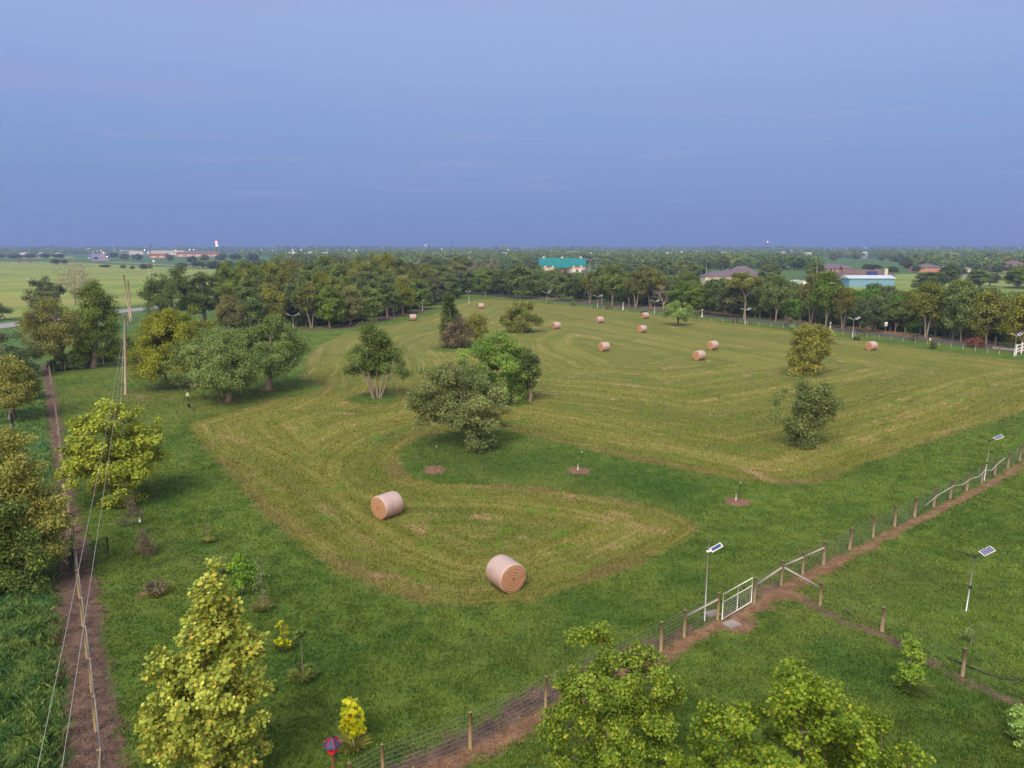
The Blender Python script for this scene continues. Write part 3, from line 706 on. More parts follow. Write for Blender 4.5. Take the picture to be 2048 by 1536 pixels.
plant(524, 1215, 1110, 42, 'tall ghostly thin sapling beside the bushy sapling', L_GREY, 350, .09, 26, .2, dead=6, seed=58)
plant(569, 1296, 1216, 36, 'yellow sapling in a grass tuft past the conical sycamore', L_YEL, 320, .12, 14, .15, shape=LOBED, seed=59, tone=(.3, 1))
plant(604, 1360, 1262, 42, 'droopy blue-green sapling in a grass tuft', L_GREEN, 260, .13, 14, .17, shape=HEART, seed=60)
plant(706, 1495, 1404, 48, 'small yellow sapling beside the red birdhouse', L_YEL, 330, .14, 14, .16, shape=LOBED, seed=61, tone=(.4, 1))
plant(1820, 1378, 1273, 54, 'bright green young tree beside the dirt line', L_BRIGHT, 2600, .075, 50, .17, shape=HEART, seed=62, tone=(.3, 1))
plant(2042, 1490, 1415, 60, 'bright green young tree cut by the picture edge', L_BRIGHT, 1900, .075, 40, .17, shape=HEART, seed=63, tone=(.3, 1))
plant(1941, 1290, 1232, 26, 'pale withered sapling in front of the striped solar light', L_GREY, 400, .07, 22, .14, dead=6, seed=64)
for i, (px, by, tp, w, lb, mt) in enumerate([(1217, 619, 604, 18, 'young round tree inside the road fence', L_GREEN), (1096, 608, 597, 9, 'tiny yellow-green tree below the first roadside light', L_BRIGHT),
    (1146, 611, 600, 12, 'thin young tree by the far fence', L_GREEN), (1287, 626, 617, 12, 'low bush just behind a bale', L_GREEN), (1471, 645, 636, 9, 'reddish young tree on the fence strip', L_BROWN),
    (1584, 662, 650, 10, 'small green tree left of the leaning vine tree', L_BRIGHT), (1713, 680, 665, 10, 'dark small conifer under a roadside light', L_DARK), (1867, 697, 682, 11, 'dark small conifer past the lone bale', L_DARK),
    (1396, 638, 622, 12, 'thin grey young tree by the lime-green tree', L_GREY), (1575, 655, 630, 26, 'bare twiggy young tree across the strip', L_BROWN), (1735, 672, 646, 22, 'brown withered young tree by the road', L_BROWN),
    (1830, 681, 668, 18, 'low reddish bush by the road', L_BROWN)]):
    plant(px, by, tp, w, lb, mt, 500, .14, 16, .35, 'young_tree', 'young tree', seed=70 + i, r0=None) if False else plant(px, by, tp, w, lb, mt, 600, .16, 18, .35, 'young_tree', 'young tree', seed=70 + i)
hero(1954, 694, 672, 1934, 1968, 'red-leaved shrub at the road edge', 'bush', seed=90, lmat=L_RED, leaves=2500, ncl=30, size=.17, rc=.5, name='red_shrub', cat='shrub', dead=0)
# grass tufts round the saplings
def tuft(px, py, r, h, n, label, mt, seed):
    g = G(px, py); rg = np.random.default_rng(seed)
    a = rg.uniform(0, 2 * np.pi, n); q = r * rg.uniform(0, 1, n) ** .5 * .5; B = np.column_stack([np.cos(a) * q, np.sin(a) * q, np.zeros(n)])
    tip = B + np.column_stack([np.cos(a) * r * rg.uniform(.3, 1, n), np.sin(a) * r * rg.uniform(.3, 1, n), h * rg.uniform(.5, 1, n)])
    md = (B + tip) / 2 + np.array([0, 0, h * .25]); s_ = np.column_stack([-np.sin(a), np.cos(a), np.zeros(n)]) * .012
    V = np.stack([B - s_, B + s_, md + s_, md - s_, tip], 1).reshape(-1, 3); i = np.arange(n)[:, None] * 5
    F = np.concatenate([i + np.array([[0, 1, 2, 3]]), i + np.array([[3, 2, 4, 4]])], 0)
    F = np.concatenate([(i + np.array([[0, 1, 2]])), (i + np.array([[0, 2, 3]])), (i + np.array([[3, 2, 4]]))], 0)
    o = link('grass_tuft', np_mesh('grass_tuft', V, F, mt, {'tone': np.repeat(rg.uniform(0, 1, n), 5), 'accent': np.zeros(n * 5)}), loc=g); tag(o, label, 'grass tuft')
tuft(568, 1298, .42, .35, 350, 'unmown grass tuft around the yellow sapling', L_GREEN, 1)
tuft(606, 1358, .5, .35, 450, 'unmown grass tuft around the droopy sapling', L_OLIVE, 2)
tuft(707, 1494, .5, .32, 450, 'unmown grass tuft around the sapling by the birdhouse', L_OLIVE, 3)
tuft(1822, 1380, .6, .35, 500, 'blue-green grass tuft at the foot of the young tree', L_GREEN, 4)
tuft(415, 1085, .4, .25, 300, 'unmown grass tuft around the faint thin sapling', L_OLIVE, 5)
tuft(312, 1192, .4, .25, 300, 'grass tuft under the withered plant', L_OLIVE, 6)
tuft(525, 1218, .5, .3, 350, 'grass tuft under the ghostly sapling', L_OLIVE, 7)

# ------------------------------------------------------------------ woods: shared meshes, individual trees
def wood_kind(seed, lmat, bmat, lb, low, h=10.0, hw=4.0, leaves=13000, ncl=135, size=.34, dead=3, tone=(0, 1), r0=.2, trunks=None):
    L = [(a * hw, b * hw, c * h, d_ * hw, e_ * hw, f * h) for a, b, c, d_, e_, f in lb]
    T = trunks or [[(0, 0, -.1), (.2, 0, low * h * .6), (0, 0, low * h), (.2, .1, h * .6), (0, 0, h * .8)]]
    return tree_meshes(seed, L, T, ncl, 1.0, leaves, size, lmat, bmat, r0, LEAF4, dead, tone=tone, rmin=.04)
RND = [(0, 0, .6, .8, .8, .36), (-.5, .1, .5, .5, .6, .28), (.5, -.1, .52, .5, .6, .28), (.1, -.45, .42, .6, .5, .26), (-.1, .4, .58, .6, .5, .26), (.15, 0, .83, .45, .45, .16), (-.35, 0, .76, .35, .4, .14)]
TAL = [(0, 0, .7, .7, .7, .27), (-.5, .1, .62, .45, .5, .2), (.5, -.1, .66, .45, .5, .2), (0, .1, .88, .45, .45, .12), (.15, 0, .47, .5, .5, .15), (-.3, 0, .5, .4, .4, .13)]
LOW = [(0, 0, .5, .8, .8, .44), (-.45, 0, .35, .5, .5, .32), (.45, .1, .4, .5, .5, .34), (0, -.3, .3, .6, .5, .28)]
FORK = [[(0, 0, -.1), (.1, 0, 1.8), (-.3, 0, 3.6), (-1.2, 0, 5.5), (-1.3, 0, 7.5)], [(.1, 0, 1.8), (.9, .1, 3.8), (1.4, 0, 6)]]
SPREAD = [[(0, 0, -.1), (.4, 0, 2.2), (1.0, 0, 4.5), (.8, 0, 8)], [(-.3, 0, -.1), (-.6, 0, 2.5), (-1.5, 0, 5.5)]]
K = [wood_kind(101, L_GREEN, BARK_P, RND, .3), wood_kind(102, L_OLIVE, BARK_P, RND, .3, tone=(0, .8)), wood_kind(103, L_DARK, BARK_B, RND, .25, tone=(.1, 1)),
     wood_kind(104, L_GREEN, BARK_P, TAL, .35, trunks=FORK, tone=(0, .85)), wood_kind(105, L_OLIVE, BARK_P, TAL, .35, trunks=SPREAD, tone=(0, .7)),
     wood_kind(106, L_GREY, BARK_P, TAL, .35, trunks=FORK, tone=(0, .75)), wood_kind(107, L_GREEN, BARK_B, LOW, .2, h=6, hw=3.6, tone=(0, .8)), wood_kind(108, L_BRIGHT, BARK_B, LOW, .2, h=6, hw=3.6, tone=(0, .6)),
     wood_kind(109, L_DARK, BARK_B, LOW, .2, h=6, hw=3.6, tone=(.2, 1)), wood_kind(110, L_BROWN, BARK_D, TAL, .3, leaves=300, dead=40, trunks=FORK)]
KH = [10.4, 10.4, 10.4, 10.4, 10.4, 10.4, 6, 6, 6, 10]; KW = [4.4] * 6 + [4.2] * 3 + [4.0]
wr = random.Random(11)
def wood(kind, px, by, top, hwpx, label, name='woodland_tree', cat='tree', group=None):
    g = G(px, by); h = zat(g.y, top); w = hwpx * mpp(g)
    sz = max(h, 1) / KH[kind]; sx = w / KW[kind]
    return place_tree(name, K[kind], g, label, cat, group, wr.uniform(-.35, .35) + (math.pi if wr.random() < .5 else 0), (sx, max(sx, sz * .7), sz))
# roadside row, one by one
for i, (kind, px, by, tp, w, lb) in enumerate([
    (0, 940, 588, 540, 24, 'green tree at the corner where the wood meets the far fence'), (0, 972, 590, 534, 26, 'green tree with a short white trunk near the field corner'), (2, 1005, 593, 538, 26, 'dark tree between the field corner and the broad roadside tree'),
    (0, 1042, 597, 530, 40, 'broad green roadside tree behind the olive field tree'), (4, 1180, 606, 540, 18, 'slim leaning tree behind the row of fence stakes'),
    (5, 1204, 609, 530, 26, 'tall grey-green tree with a pale single trunk'), (5, 1224, 611, 527, 32, 'tall grey-green tree with a forked pale trunk'), (3, 1258, 613, 545, 24, 'roadside tree with a leaning stem in deep shade'),
    (4, 1272, 615, 538, 28, 'roadside tree with a torn orange-brown trunk'), (9, 1326, 619, 570, 24, 'half-dead brown tree with pale stems beside a solar light'), (4, 1300, 613, 532, 34, 'olive roadside tree behind the half-dead brown tree'),
    (0, 1395, 627, 568, 32, 'rounded green tree behind the lime-green field tree'), (2, 1424, 631, 560, 26, 'dark tree with a slanting pale stem'), (2, 1462, 635, 556, 36, 'dark grey tree standing before the white house'),
    (5, 1551, 643, 548, 30, 'green tree with a V-shaped white trunk past the white house'), (4, 1621, 651, 542, 28, 'tall olive tree with a crooked pale stem'), (5, 1651, 655, 540, 36, 'tall grey-green tree with twin trunks'),
    (4, 1684, 658, 572, 24, 'slanting slender tree with a long white trunk'), (2, 1735, 664, 592, 34, 'dark vine-smothered tree in the roadside row'), (4, 1852, 676, 560, 36, 'tree with a thick white slanting trunk and bare side limb'),
    (5, 1905, 680, 556, 30, 'straight white-trunked tree of the roadside row'), (0, 1922, 684, 560, 38, 'many-limbed white-trunked tree beside the straight one'), (1, 1972, 690, 574, 40, 'yellow-green tree with a split pale trunk by the red shrub'),
    (1, 2044, 699, 582, 42, 'yellow-green tree above the white board fence'), (0, 1120, 601, 548, 26, 'green tree just past the broad roadside tree'), (2, 1150, 603, 552, 24, 'shady tree in the roadside thicket near the teal roof'),
    (3, 1360, 620, 560, 26, 'green roadside tree behind the lime-green tree crown'), (0, 1520, 636, 572, 24, 'low green tree between the umbrella tree and the V-trunk tree'), (3, 1790, 664, 600, 26, 'green tree in the gap before the blue building'), (1, 1822, 664, 575, 26, 'bright ragged tree next to the thick slanting trunk')]):
    wood(kind, px, by, tp, w, lb)
hero(1488, 638, 542, 1450, 1522, 'umbrella-shaped tree on a tall bare white trunk before the white house', 'umbrella', seed=120, lmat=L_OLIVE, leaves=6000, ncl=40, size=.28, rc=.9, dead=5, r0=.22, low=.5, trunks=[[(0, 0, -.01), (.03, 0, .25), (0, 0, .45), (-.3, 0, .7), (-.35, 0, .85)], [(0, 0, .45), (.35, 0, .65), (.45, 0, .8)]])
# left wood edge
front = [(462, 668), (500, 662), (545, 656), (590, 650), (622, 655), (660, 656), (700, 650), (740, 642), (775, 634), (806, 627), (838, 619), (868, 609), (896, 598), (918, 588)]
pale = {4: 'with leaning pale stems', 6: 'with pale crossing stems'}
nm = ['olive tree behind the near oak clump at the wood edge', 'shaded tree behind the clump-end oak', 'green tree with drooping limbs left of the double-arm light', 'dark hollow tree just behind the double-arm light',
      'yellow-green tree on a pale forked trunk at the wood edge', 'shaded wood-edge tree over low undergrowth', 'rounded green tree with crossing pale stems at the wood edge', 'wood-edge tree behind the tip of the five-trunk tree',
      'wood-edge tree with rust-brown lower twigs', 'small-crowned tree over the thin pole at the wood edge', 'green tree where the wood edge bends away', 'deep green tree just behind the second thin pole', 'dark green tree near the end of the wood edge', 'last dark tree of the wood before the field corner']
tops = [585, 575, 560, 560, 563, 570, 564, 572, 565, 560, 558, 552, 548, 545]
for i, (px, by) in enumerate(front):
    wood([1, 3, 1, 2, 4, 0, 1, 0, 3, 1, 0, 2, 0, 2][i], px, by, tops[i], 30 + (i < 9) * 6, nm[i])
for r_, (dy, tp0, n_) in enumerate([(10, 548, 17), (24, 535, 18), (38, 525, 20), (52, 518, 20)]):
    for i in range(n_):
        f = (i + .5 + wr.uniform(-.25, .25)) / n_
        px = 450 + f * 480; by = np.interp(px, [450, 600, 700, 800, 860, 925], [655, 645, 642, 620, 606, 584]) - dy * (1.1 - .5 * f)
        tp = tp0 + wr.uniform(-10, 12) - (6 if 690 < px < 800 and r_ > 1 else 0)
        wood(wr.choice([0, 1, 1, 2, 3, 4, 5]), px, by, tp, wr.uniform(22, 34), 'leafy tree crowded inside the wood beyond the field edge', group='trees inside the wood beyond the field')
wood(9, 952, 575, 520, 20, 'pale dead tree standing up out of the far wood', 'dead_tree'); wood(9, 566, 600, 545, 22, 'dead tree with white snags inside the wood', 'dead_tree')
wood(1, 775, 600, 500, 26, 'tallest tree of the wood, its crown touching the skyline'); wood(9, 985, 575, 512, 20, 'bleached dead crown near the teal-roofed barn', 'dead_tree')
for i in range(34):
    f = (i + .5) / 34; px = 470 + 455 * f; by = np.interp(px, [450, 600, 700, 800, 860, 925], [657, 651, 647, 625, 610, 587]) + wr.uniform(-4, 0)
    g = G(px, by); sx = wr.uniform(2, 3.4) / 4.2
    place_tree('edge_shrub', K[wr.choice([6, 8, 8, 6])], g, 'low shrub growing along the shady wood edge', 'shrub', 'shrubs along the wood edge', wr.uniform(0, 6.28), (sx, sx, wr.uniform(1.6, 3.4) / 6))
# thicket behind the roadside row
for r_ in range(6):
    n_ = [34, 32, 30, 30, 30, 28][r_]
    for i in range(n_):
        f = (i + .5 + wr.uniform(-.3, .3)) / n_
        px = 935 + f * 1150
        by = np.interp(px, [935, 1200, 1500, 2048, 2100], [586, 603, 632, 688, 693]) - 3 - r_ * (4 + 3.5 * f)
        if 1395 < px < 1500 and by < 606: continue
        if 1700 < px < 1830 and by < 606: continue
        if by < 575: continue
        g = G(px, by)
        h = wr.uniform(4.2, 7.0) if r_ < 2 or px > 1480 else wr.uniform(6, 8.5)
        if px > 1900 and r_ < 3: h *= 1.25
        kk = wr.choice([6, 6, 7, 8, 8, 6])
        sx = wr.uniform(3.5, 5) / KW[kk]
        place_tree('thicket_shrub', K[kk], g, 'leafy shrub of the dense thicket behind the roadside trees', 'shrub', 'shrubs of the roadside thicket', wr.uniform(0, 6.28), (sx, sx, h / 6))
# ------------------------------------------------------------------ middle distance trees and far woodland
def in_box(px, py, b): return b[0] < px < b[2] and b[1] < py < b[3]
CLEAR = [(1068, 533, 1192, 590), (1390, 545, 1530, 590), (1630, 530, 1810, 595), (1800, 548, 2060, 575), (0, 518, 560, 640), (170, 500, 235, 530), (800, 528, 840, 560), (1560, 556, 1640, 580)]
cand = []
q = 0
while len(cand) < 185 and q < 9000:
    q += 1
    py = 517 + 62 * wr.random() ** 1.0; px = wr.uniform(330, 2080)
    if px < 940 and py > 545: continue
    if px < 1380 and py > 562: continue
    if any(in_box(px, py, b) for b in CLEAR): continue
    if px < 560 and py > 518: continue
    cand.append((px, py))
for px, py in cand:
    g = G(px, py); kk = wr.choice([0, 0, 1, 2, 2, 3, 5, 8]); h = wr.uniform(6, 9.5) * (1.0 if py > 540 else 1.15)
    sx = wr.uniform(4, 6.5) / KW[kk]
    place_tree('distant_tree', K[kk], g, 'round-crowned tree in the wooded plain beyond the road', 'tree', 'trees of the wooded plain', wr.uniform(0, 6.28), (sx, sx, h / KH[kk]))
for px, py, tp, w, lb, kk in [(1395, 556, 530, 24, 'isolated round dark tree beside the white house', 2), (1860, 586, 541, 36, 'large round dark tree behind the roadside row near the blue building', 2), (1980, 572, 545, 21, 'dark young oak alone on the far lawn', 2),
    (1915, 548, 529, 15, 'dark oak before the low house with the wide drive', 2), (1925, 552, 535, 10, 'small dark oak beside the wide drive', 2), (1995, 548, 529, 16, 'dark oak in front of the orange brick house', 2), (2024, 550, 531, 14, 'second dark oak in front of the orange brick house', 2),
    (1832, 546, 530, 10, 'dark oak next to the low far house', 2), (1750, 543, 528, 14, 'dark oak behind the blue building', 2), (1785, 548, 532, 14, 'dark oak at the side of the brown-roofed house', 2), (1972, 541, 532, 10, 'pale green round tree on the far lawn', 1), (1735, 541, 527, 12, 'dark oak between the brick house and the oaks', 2)]:
    wood(kk, px, py, tp, w, lb, 'lawn_tree')
for i, (px, py, tp, w) in enumerate([(365, 538, 524, 14), (398, 537, 521, 16), (428, 537, 520, 17), (455, 538, 519, 18), (488, 539, 518, 18), (520, 540, 517, 18), (552, 541, 515, 20), (585, 540, 513, 20), (618, 538, 512, 20), (650, 536, 511, 18), (384, 524, 511, 12), (410, 523, 508, 12), (440, 522, 508, 12), (472, 522, 506, 14), (505, 521, 505, 14),
    (60, 517, 506, 16), (90, 517, 506, 15), (118, 518, 506, 14), (30, 517, 506, 16), (5, 517, 507, 16), (110, 529, 517, 12), (128, 529, 518, 9), (288, 538, 526, 9), (300, 538, 527, 7), (246, 537, 529, 7), (210, 535, 529, 14), (265, 538, 531, 5), (250, 520, 506, 13), (275, 521, 507, 13), (228, 517, 504, 9), (340, 521, 508, 7)]):
    wood([0, 2, 8, 1][i % 4], px, py, tp, w, 'dark bushy tree on the far side of the pale pasture', 'hedgerow_tree', 'tree', 'hedgerow trees beyond the pale pasture')
wood(9, 38, 530, 513, 15, 'greyish half-bare tree on the pale pasture edge', 'dead_tree'); wood(9, 60, 530, 515, 13, 'pinkish half-bare tree on the pale pasture edge', 'dead_tree')

def clump_field(name, pts, hmin, hmax, wmin, wmax, nf, size, label, mat, seed):
    rg = np.random.default_rng(seed); n = len(pts)
    H = rg.uniform(hmin, hmax, n); Wd = rg.uniform(wmin, wmax, n)
    dist = np.hypot(pts[:, 0], pts[:, 1]); idx = np.repeat(np.arange(n), nf)
    d = rg.normal(0, 1, (len(idx), 3)); d /= np.linalg.norm(d, axis=1, keepdims=True); d *= rg.uniform(.55, 1, (len(idx), 1))
    C = np.column_stack([pts[idx, 0] + d[:, 0] * Wd[idx], pts[idx, 1] + d[:, 1] * Wd[idx], H[idx] * .52 + d[:, 2] * H[idx] * .48])
    ctr = np.column_stack([pts[idx, 0], pts[idx, 1], H[idx] * .4])
    tn_ = np.clip(.6 * rg.uniform(0, 1, n)[idx] + .4 * rg.uniform(0, 1, len(idx)), 0, 1)
    me = leaves_mesh(name, C, ctr, size, mat, (LEAF4[0] * [1.3, 1, 1], LEAF4[1]), rg, tn_, up=.3)
    return tag(link(name, me), label, 'woodland', kind='stuff')
rg = np.random.default_rng(3)
def far_pts(n, d0, d1, x0, x1, seed):
    r_ = np.random.default_rng(seed)
    D = d0 * (d1 / d0) ** r_.uniform(0, 1, n); px = r_.uniform(x0, x1, n)
    X = (px - 1024) / FPX * D
    nz = np.array([mnoise.noise(Vector((a * .004, b * .0025, 5))) for a, b in zip(X, D)])
    return np.column_stack([X, D])[nz > -.18]
p1 = far_pts(3600, 520, 1100, 330, 2200, 1)
pxs = 1024 + p1[:, 0] / p1[:, 1] * FPX; pys = np.array([496 + CAM_H / y_ * FPX for y_ in p1[:, 1]])
p1 = p1[~(((pxs < 560) & (pys > 516)) | ((pxs > 1060) & (pxs < 1190) & (pys > 528)) | ((pxs > 1630) & (pxs < 1820) & (pys > 526)))]
clump_field('distant_woodland', p1, 7, 11, 4, 8, 80, 1.5, 'dark green woodland stretching across the plain', L_GREEN, 1)
p2 = far_pts(5200, 1100, 2300, -200, 2250, 2)
pxs = 1024 + p2[:, 0] / p2[:, 1] * FPX
p2 = p2[~(((pxs < 240) & (p2[:, 1] < 1700)) | ((pxs > 230) & (pxs < 480) & (p2[:, 1] < 1900)))]
clump_field('far_woodland', p2, 8, 13, 6, 13, 44, 2.6, 'hazy green woodland far across the plain', L_GREEN, 2)
p3 = far_pts(4200, 2300, 6500, -300, 2350, 4)
clump_field('skyline_woodland', p3, 13, 24, 10, 26, 34, 6, 'bluish woodland forming the skyline', L_GREEN, 3)

# ------------------------------------------------------------------ roads
def strip(name, pts, ws, z, mat, label, cat, kind='structure'):
    Q = [G(*p) for p in pts]; V = []; F = []
    for i, p in enumerate(Q):
        d = (Q[min(i + 1, len(Q) - 1)] - Q[max(i - 1, 0)]); d.z = 0; d.normalize(); n_ = Vector((-d.y, d.x, 0))
        w = ws[i] if hasattr(ws, '__len__') else ws
        V += [p + n_ * w / 2 + Vector((0, 0, z)), p - n_ * w / 2 + Vector((0, 0, z))]
    for i in range(len(Q) - 1): F.append((2*i, 2*i+1, 2*i+3, 2*i+2))
    me = bpy.data.meshes.new(name); me.from_pydata([tuple(v) for v in V], [], F); me.update(); me.materials.append(mat)
    o = link(name, me); tag(o, label, cat, kind=kind); return o
ROAD = [(860, 575), (930, 583), (1000, 591), (1100, 600), (1200, 609), (1300, 619), (1400, 630), (1500, 641), (1640, 655), (1780, 671), (1900, 685), (1990, 696), (2100, 709), (2400, 740)]
strip('farm_road', ROAD, 3.6, .012, ASPHALT, 'narrow dark asphalt road along the far fence', 'road')
strip('country_road', [(-300, 690), (-60, 660), (40, 647), (130, 635), (225, 624), (285, 618), (430, 602), (470, 598), (560, 589), (700, 578), (800, 571)], 7, .012, ASPHALT_P, 'pale grey country road behind the trees', 'road')
strip('highway', [(203, 523), (198, 514), (194, 508), (191, 503)], [18, 24, 30, 34], .3, simple('highway_surface', (.24, .22, .27), (.2, .18, .23), .02, .9), 'pale mauve highway running away to the skyline', 'road')
strip('driveway', [(1985, 695), (2020, 697), (2060, 700), (2200, 712)], 4.5, .02, CONC, 'pale concrete driveway apron behind the white board fence', 'driveway')
strip('house_drive', [(1905, 546), (1925, 550), (1950, 554), (2000, 557), (2100, 561)], [16, 16, 10, 5, 5], .012, CONC, 'wide concrete drive before the low far house', 'driveway')
strip('service_road', [(222, 524), (300, 528), (380, 533), (440, 536)], [16, 10, 8, 8], .02, CONC, 'pale access road beyond the pale pasture', 'road')

# ------------------------------------------------------------------ fences
def fence(name, pts, label, hgt=1.15, r_=.055, mat=WOOD, wires=7, vert=.0, wr_=.006, rails=(), post_mats=None):
    Q = [G(*p) for p in pts]
    e = empty(name, Q[0], label, 'fence'); o0 = Q[0]
    rr = random.Random(len(pts))
    tops_ = []
    for i, p in enumerate(Q):
        h = hgt * rr.uniform(.95, 1.05); l = (rr.uniform(-.03, .03), rr.uniform(-.03, .03))
        b = MB(); rp = r_ * rr.uniform(.85, 1.2)
        b.tube([(0, 0, -.05), (l[0] * .5, l[1] * .5, h * .5), (l[0], l[1], h)], [rp, rp * .97, rp * .92], 8)
        b.build('post', mat, e, p - o0)
    b = MB()
    for i in range(len(Q) - 1):
        A, B = Q[i] - o0, Q[i + 1] - o0
        L = (B - A).length
        for k_ in range(wires):
            z_ = hgt * (.06 + .9 * k_ / max(1, wires - 1))
            sag = Vector((0, 0, -.015))
            b.tube([A + Vector((0, 0, z_)), (A + B) / 2 + Vector((0, 0, z_)) + sag, B + Vector((0, 0, z_))], wr_, 3, cap=False)
        if vert:
            m = int(L / vert)
            for k_ in range(1, m):
                c = A + (B - A) * k_ / m; b.tube([c + Vector((0, 0, hgt * .05)), c + Vector((0, 0, hgt * .95))], wr_ * .75, 3, cap=False)
    b.build('wire_mesh', WIRE, e)
    for (i, j, z0, z1) in rails:
        A, B = Q[i] - o0, Q[j] - o0
        d = (B - A).normalized() * (r_ + .01)
        MB().tube([A + d + Vector((0, 0, z0)), B - d + Vector((0, 0, z1))], .045, 8).build('brace_rail', simple('grey_rail', (.42, .38, .36), (.3, .26, .24), 5, .85, stretch=(3, 3, 3)), e)
    return e, Q
# the lawn fence: two runs with the gate between
ia, ib = 7, 8
fence('field_fence', FENCE_R[:ib], 'wooden post and wire mesh fence ending at the white gate', 1.2, .06, WOOD_Y, 8, .28, .007, rails=[(6, 7, .85, .9)])
e2, Q2 = fence('field_fence', FENCE_R[ib:], 'long wooden post and wire fence running on from the gate past the rope', 1.15, .07, WOOD, 8, .28, .006, rails=[(0, 1, .8, .85), (1, 2, .9, .85), (2, 3, .85, .85)])
fence('cross_fence', CROSS[1:2] + [(1764, 1262), (1925, 1352), (2080, 1428)], 'low wire fence with short posts along the dark earth line', 1.05, .07, WOOD, 5, .0, .004)
A = G(1562, 1170); B = G(1640, 1210)
MB().tube([A + Vector((.1, -.05, .85)), B + Vector((-.08, .05, .8))], .045, 8).build('brace_rail', MATS['grey_rail'], e2, -Vector(Q2[0]))
# white gate
def gate():
    P0, P1 = G(1444, 1243), G(1502, 1208)
    d = (P1 - P0); L = d.length; a = math.atan2(d.y, d.x)
    e = empty('farm_gate', P0, 'white tubular steel gate with wire mesh panel', 'gate', rz=a)
    H_ = 1.2
    f = MB()
    for z_ in (.1, H_): f.tube([(0, 0, z_), (L, 0, z_)], .022, 8)
    for x_ in (0, L): f.tube([(x_, 0, .08), (x_, 0, H_ + .02)], .024, 8)
    f.build('gate_frame', WHITE, e)
    MB().tube([(0, 0, .85), (L, 0, .85)], .018, 8).build('middle_bar', WHITE, e)
    MB().tube([(L / 2, 0, .1), (L / 2, 0, H_)], .018, 8).build('upright_bar', WHITE, e)
    g_ = MB()
    for k_ in range(1, 13): g_.tube([(L * k_ / 13, .005, .1), (L * k_ / 13, .005, .85)], .006, 4, cap=False)
    for k_ in range(1, 6): g_.tube([(0, .005, .1 + .125 * k_), (L, .005, .1 + .125 * k_)], .006, 4, cap=False)
    g_.build('wire_mesh', GALV, e)
    for z_ in (.25, 1.05): MB().tube([(L, 0, z_), (L + .09, 0, z_)], .015, 6).build('hinge', BLACK, e)
gate()
def slab(px, py, sx, sy, rz, label):
    b = MB(); b.box((0, 0, .03), (sx, sy, .08), rz)
    o = b.build('paving_slab', CONC, loc=G(px, py)); tag(o, label, 'slab')
slab(1463, 1250, .62, .5, .5, 'square concrete slab on the near side of the gate'); slab(1425, 1229, .6, .45, .4, 'grey slab behind the fence on the lawn side of the gate post')
# white rope looping along the fence
pr = []
pts = [(1843, 1022, .5), (1867, 1000, .75), (1883, 988, .8), (1900, 984, .85), (1918, 975, .65), (1933, 968, .8), (1950, 960, .65), (1963, 948, .9), (1975, 945, .6), (1989, 935, .85), (2001, 931, 1.0)]
Qr = [G(*p) for p in FENCE_R]
def along(px):
    xs = [p[0] for p in FENCE_R]; i = max(0, min(len(xs) - 2, int(np.searchsorted(xs, px)) - 1)); f = (px - xs[i]) / (xs[i + 1] - xs[i]); return Qr[i].lerp(Qr[i + 1], f)
o = MB().tube([along(p[0]) + Vector((.1, -.1, p[2])) for p in pts], .013, 6).build('rope', WHITE); tag(o, 'white rope looped over the fence posts', 'rope')
# hose
hp = [(1895, 1318), (1925, 1330), (1965, 1347), (2005, 1360), (2060, 1363)]
o = MB().tube([G(*p) + Vector((0, 0, .05)) for p in hp], .022, 6).build('garden_hose', BLACK); tag(o, 'black hose lying beside the cross fence', 'hose')
o = MB().tube([G(1683, 1226) + Vector((0, 0, .04)), G(1692, 1224) + Vector((0, 0, .12)), G(1700, 1232) + Vector((0, 0, .04))], .02, 6).build('garden_hose', BLACK); tag(o, 'short black hose end poking from grass near the stub post', 'hose')

# left fence along the track
LF = [(200, 1700), (206, 1575), (193, 1462), (184, 1384), (175, 1316), (167, 1252), (160, 1196), (154, 1150), (148, 1108), (143, 1068), (138, 1030), (133, 995), (128, 960), (124, 930), (121, 902), (118, 878), (115, 855), (112, 832), (109, 812), (106, 794), (104, 778), (102, 764), (100, 752), (98, 741)]
eL, QL = fence('track_fence', LF, 'long post fence with a silvery top rail down the bare track', 1.25, .06, WOOD_Y, 4, 0, .005)
b = MB()
for i in range(len(QL) - 1): b.tube([QL[i] - QL[0] + Vector((.06, 0, 1.27)), QL[i+1] - QL[0] + Vector((.06, 0, 1.27))], .022, 6)
b.build('top_rail', simple('silver_rail', (.27, .25, .26), (.19, .17, .17), 3, .6, stretch=(3, .3, 3)), eL)
fence('rough_fence', [(20, 900), (26, 862), (31, 835), (36, 812), (42, 790)], 'short run of dark posts in the rough grass', 1.5, .09, BLACK, 3, 0, .006)
fence('wire_fence', [(108, 745), (130, 742), (146, 740), (165, 734), (184, 728), (203, 722), (221, 717), (245, 708), (270, 699), (292, 690)], 'thin wire fence in front of the shrub row', 1.2, .04, WOOD, 5, 0, .008)
fence('wood_edge_fence', [(575, 658), (592, 656), (612, 654), (632, 652)], 'short fence in the shade of the wood', 1.3, .06, WOOD, 3, 0, .01)
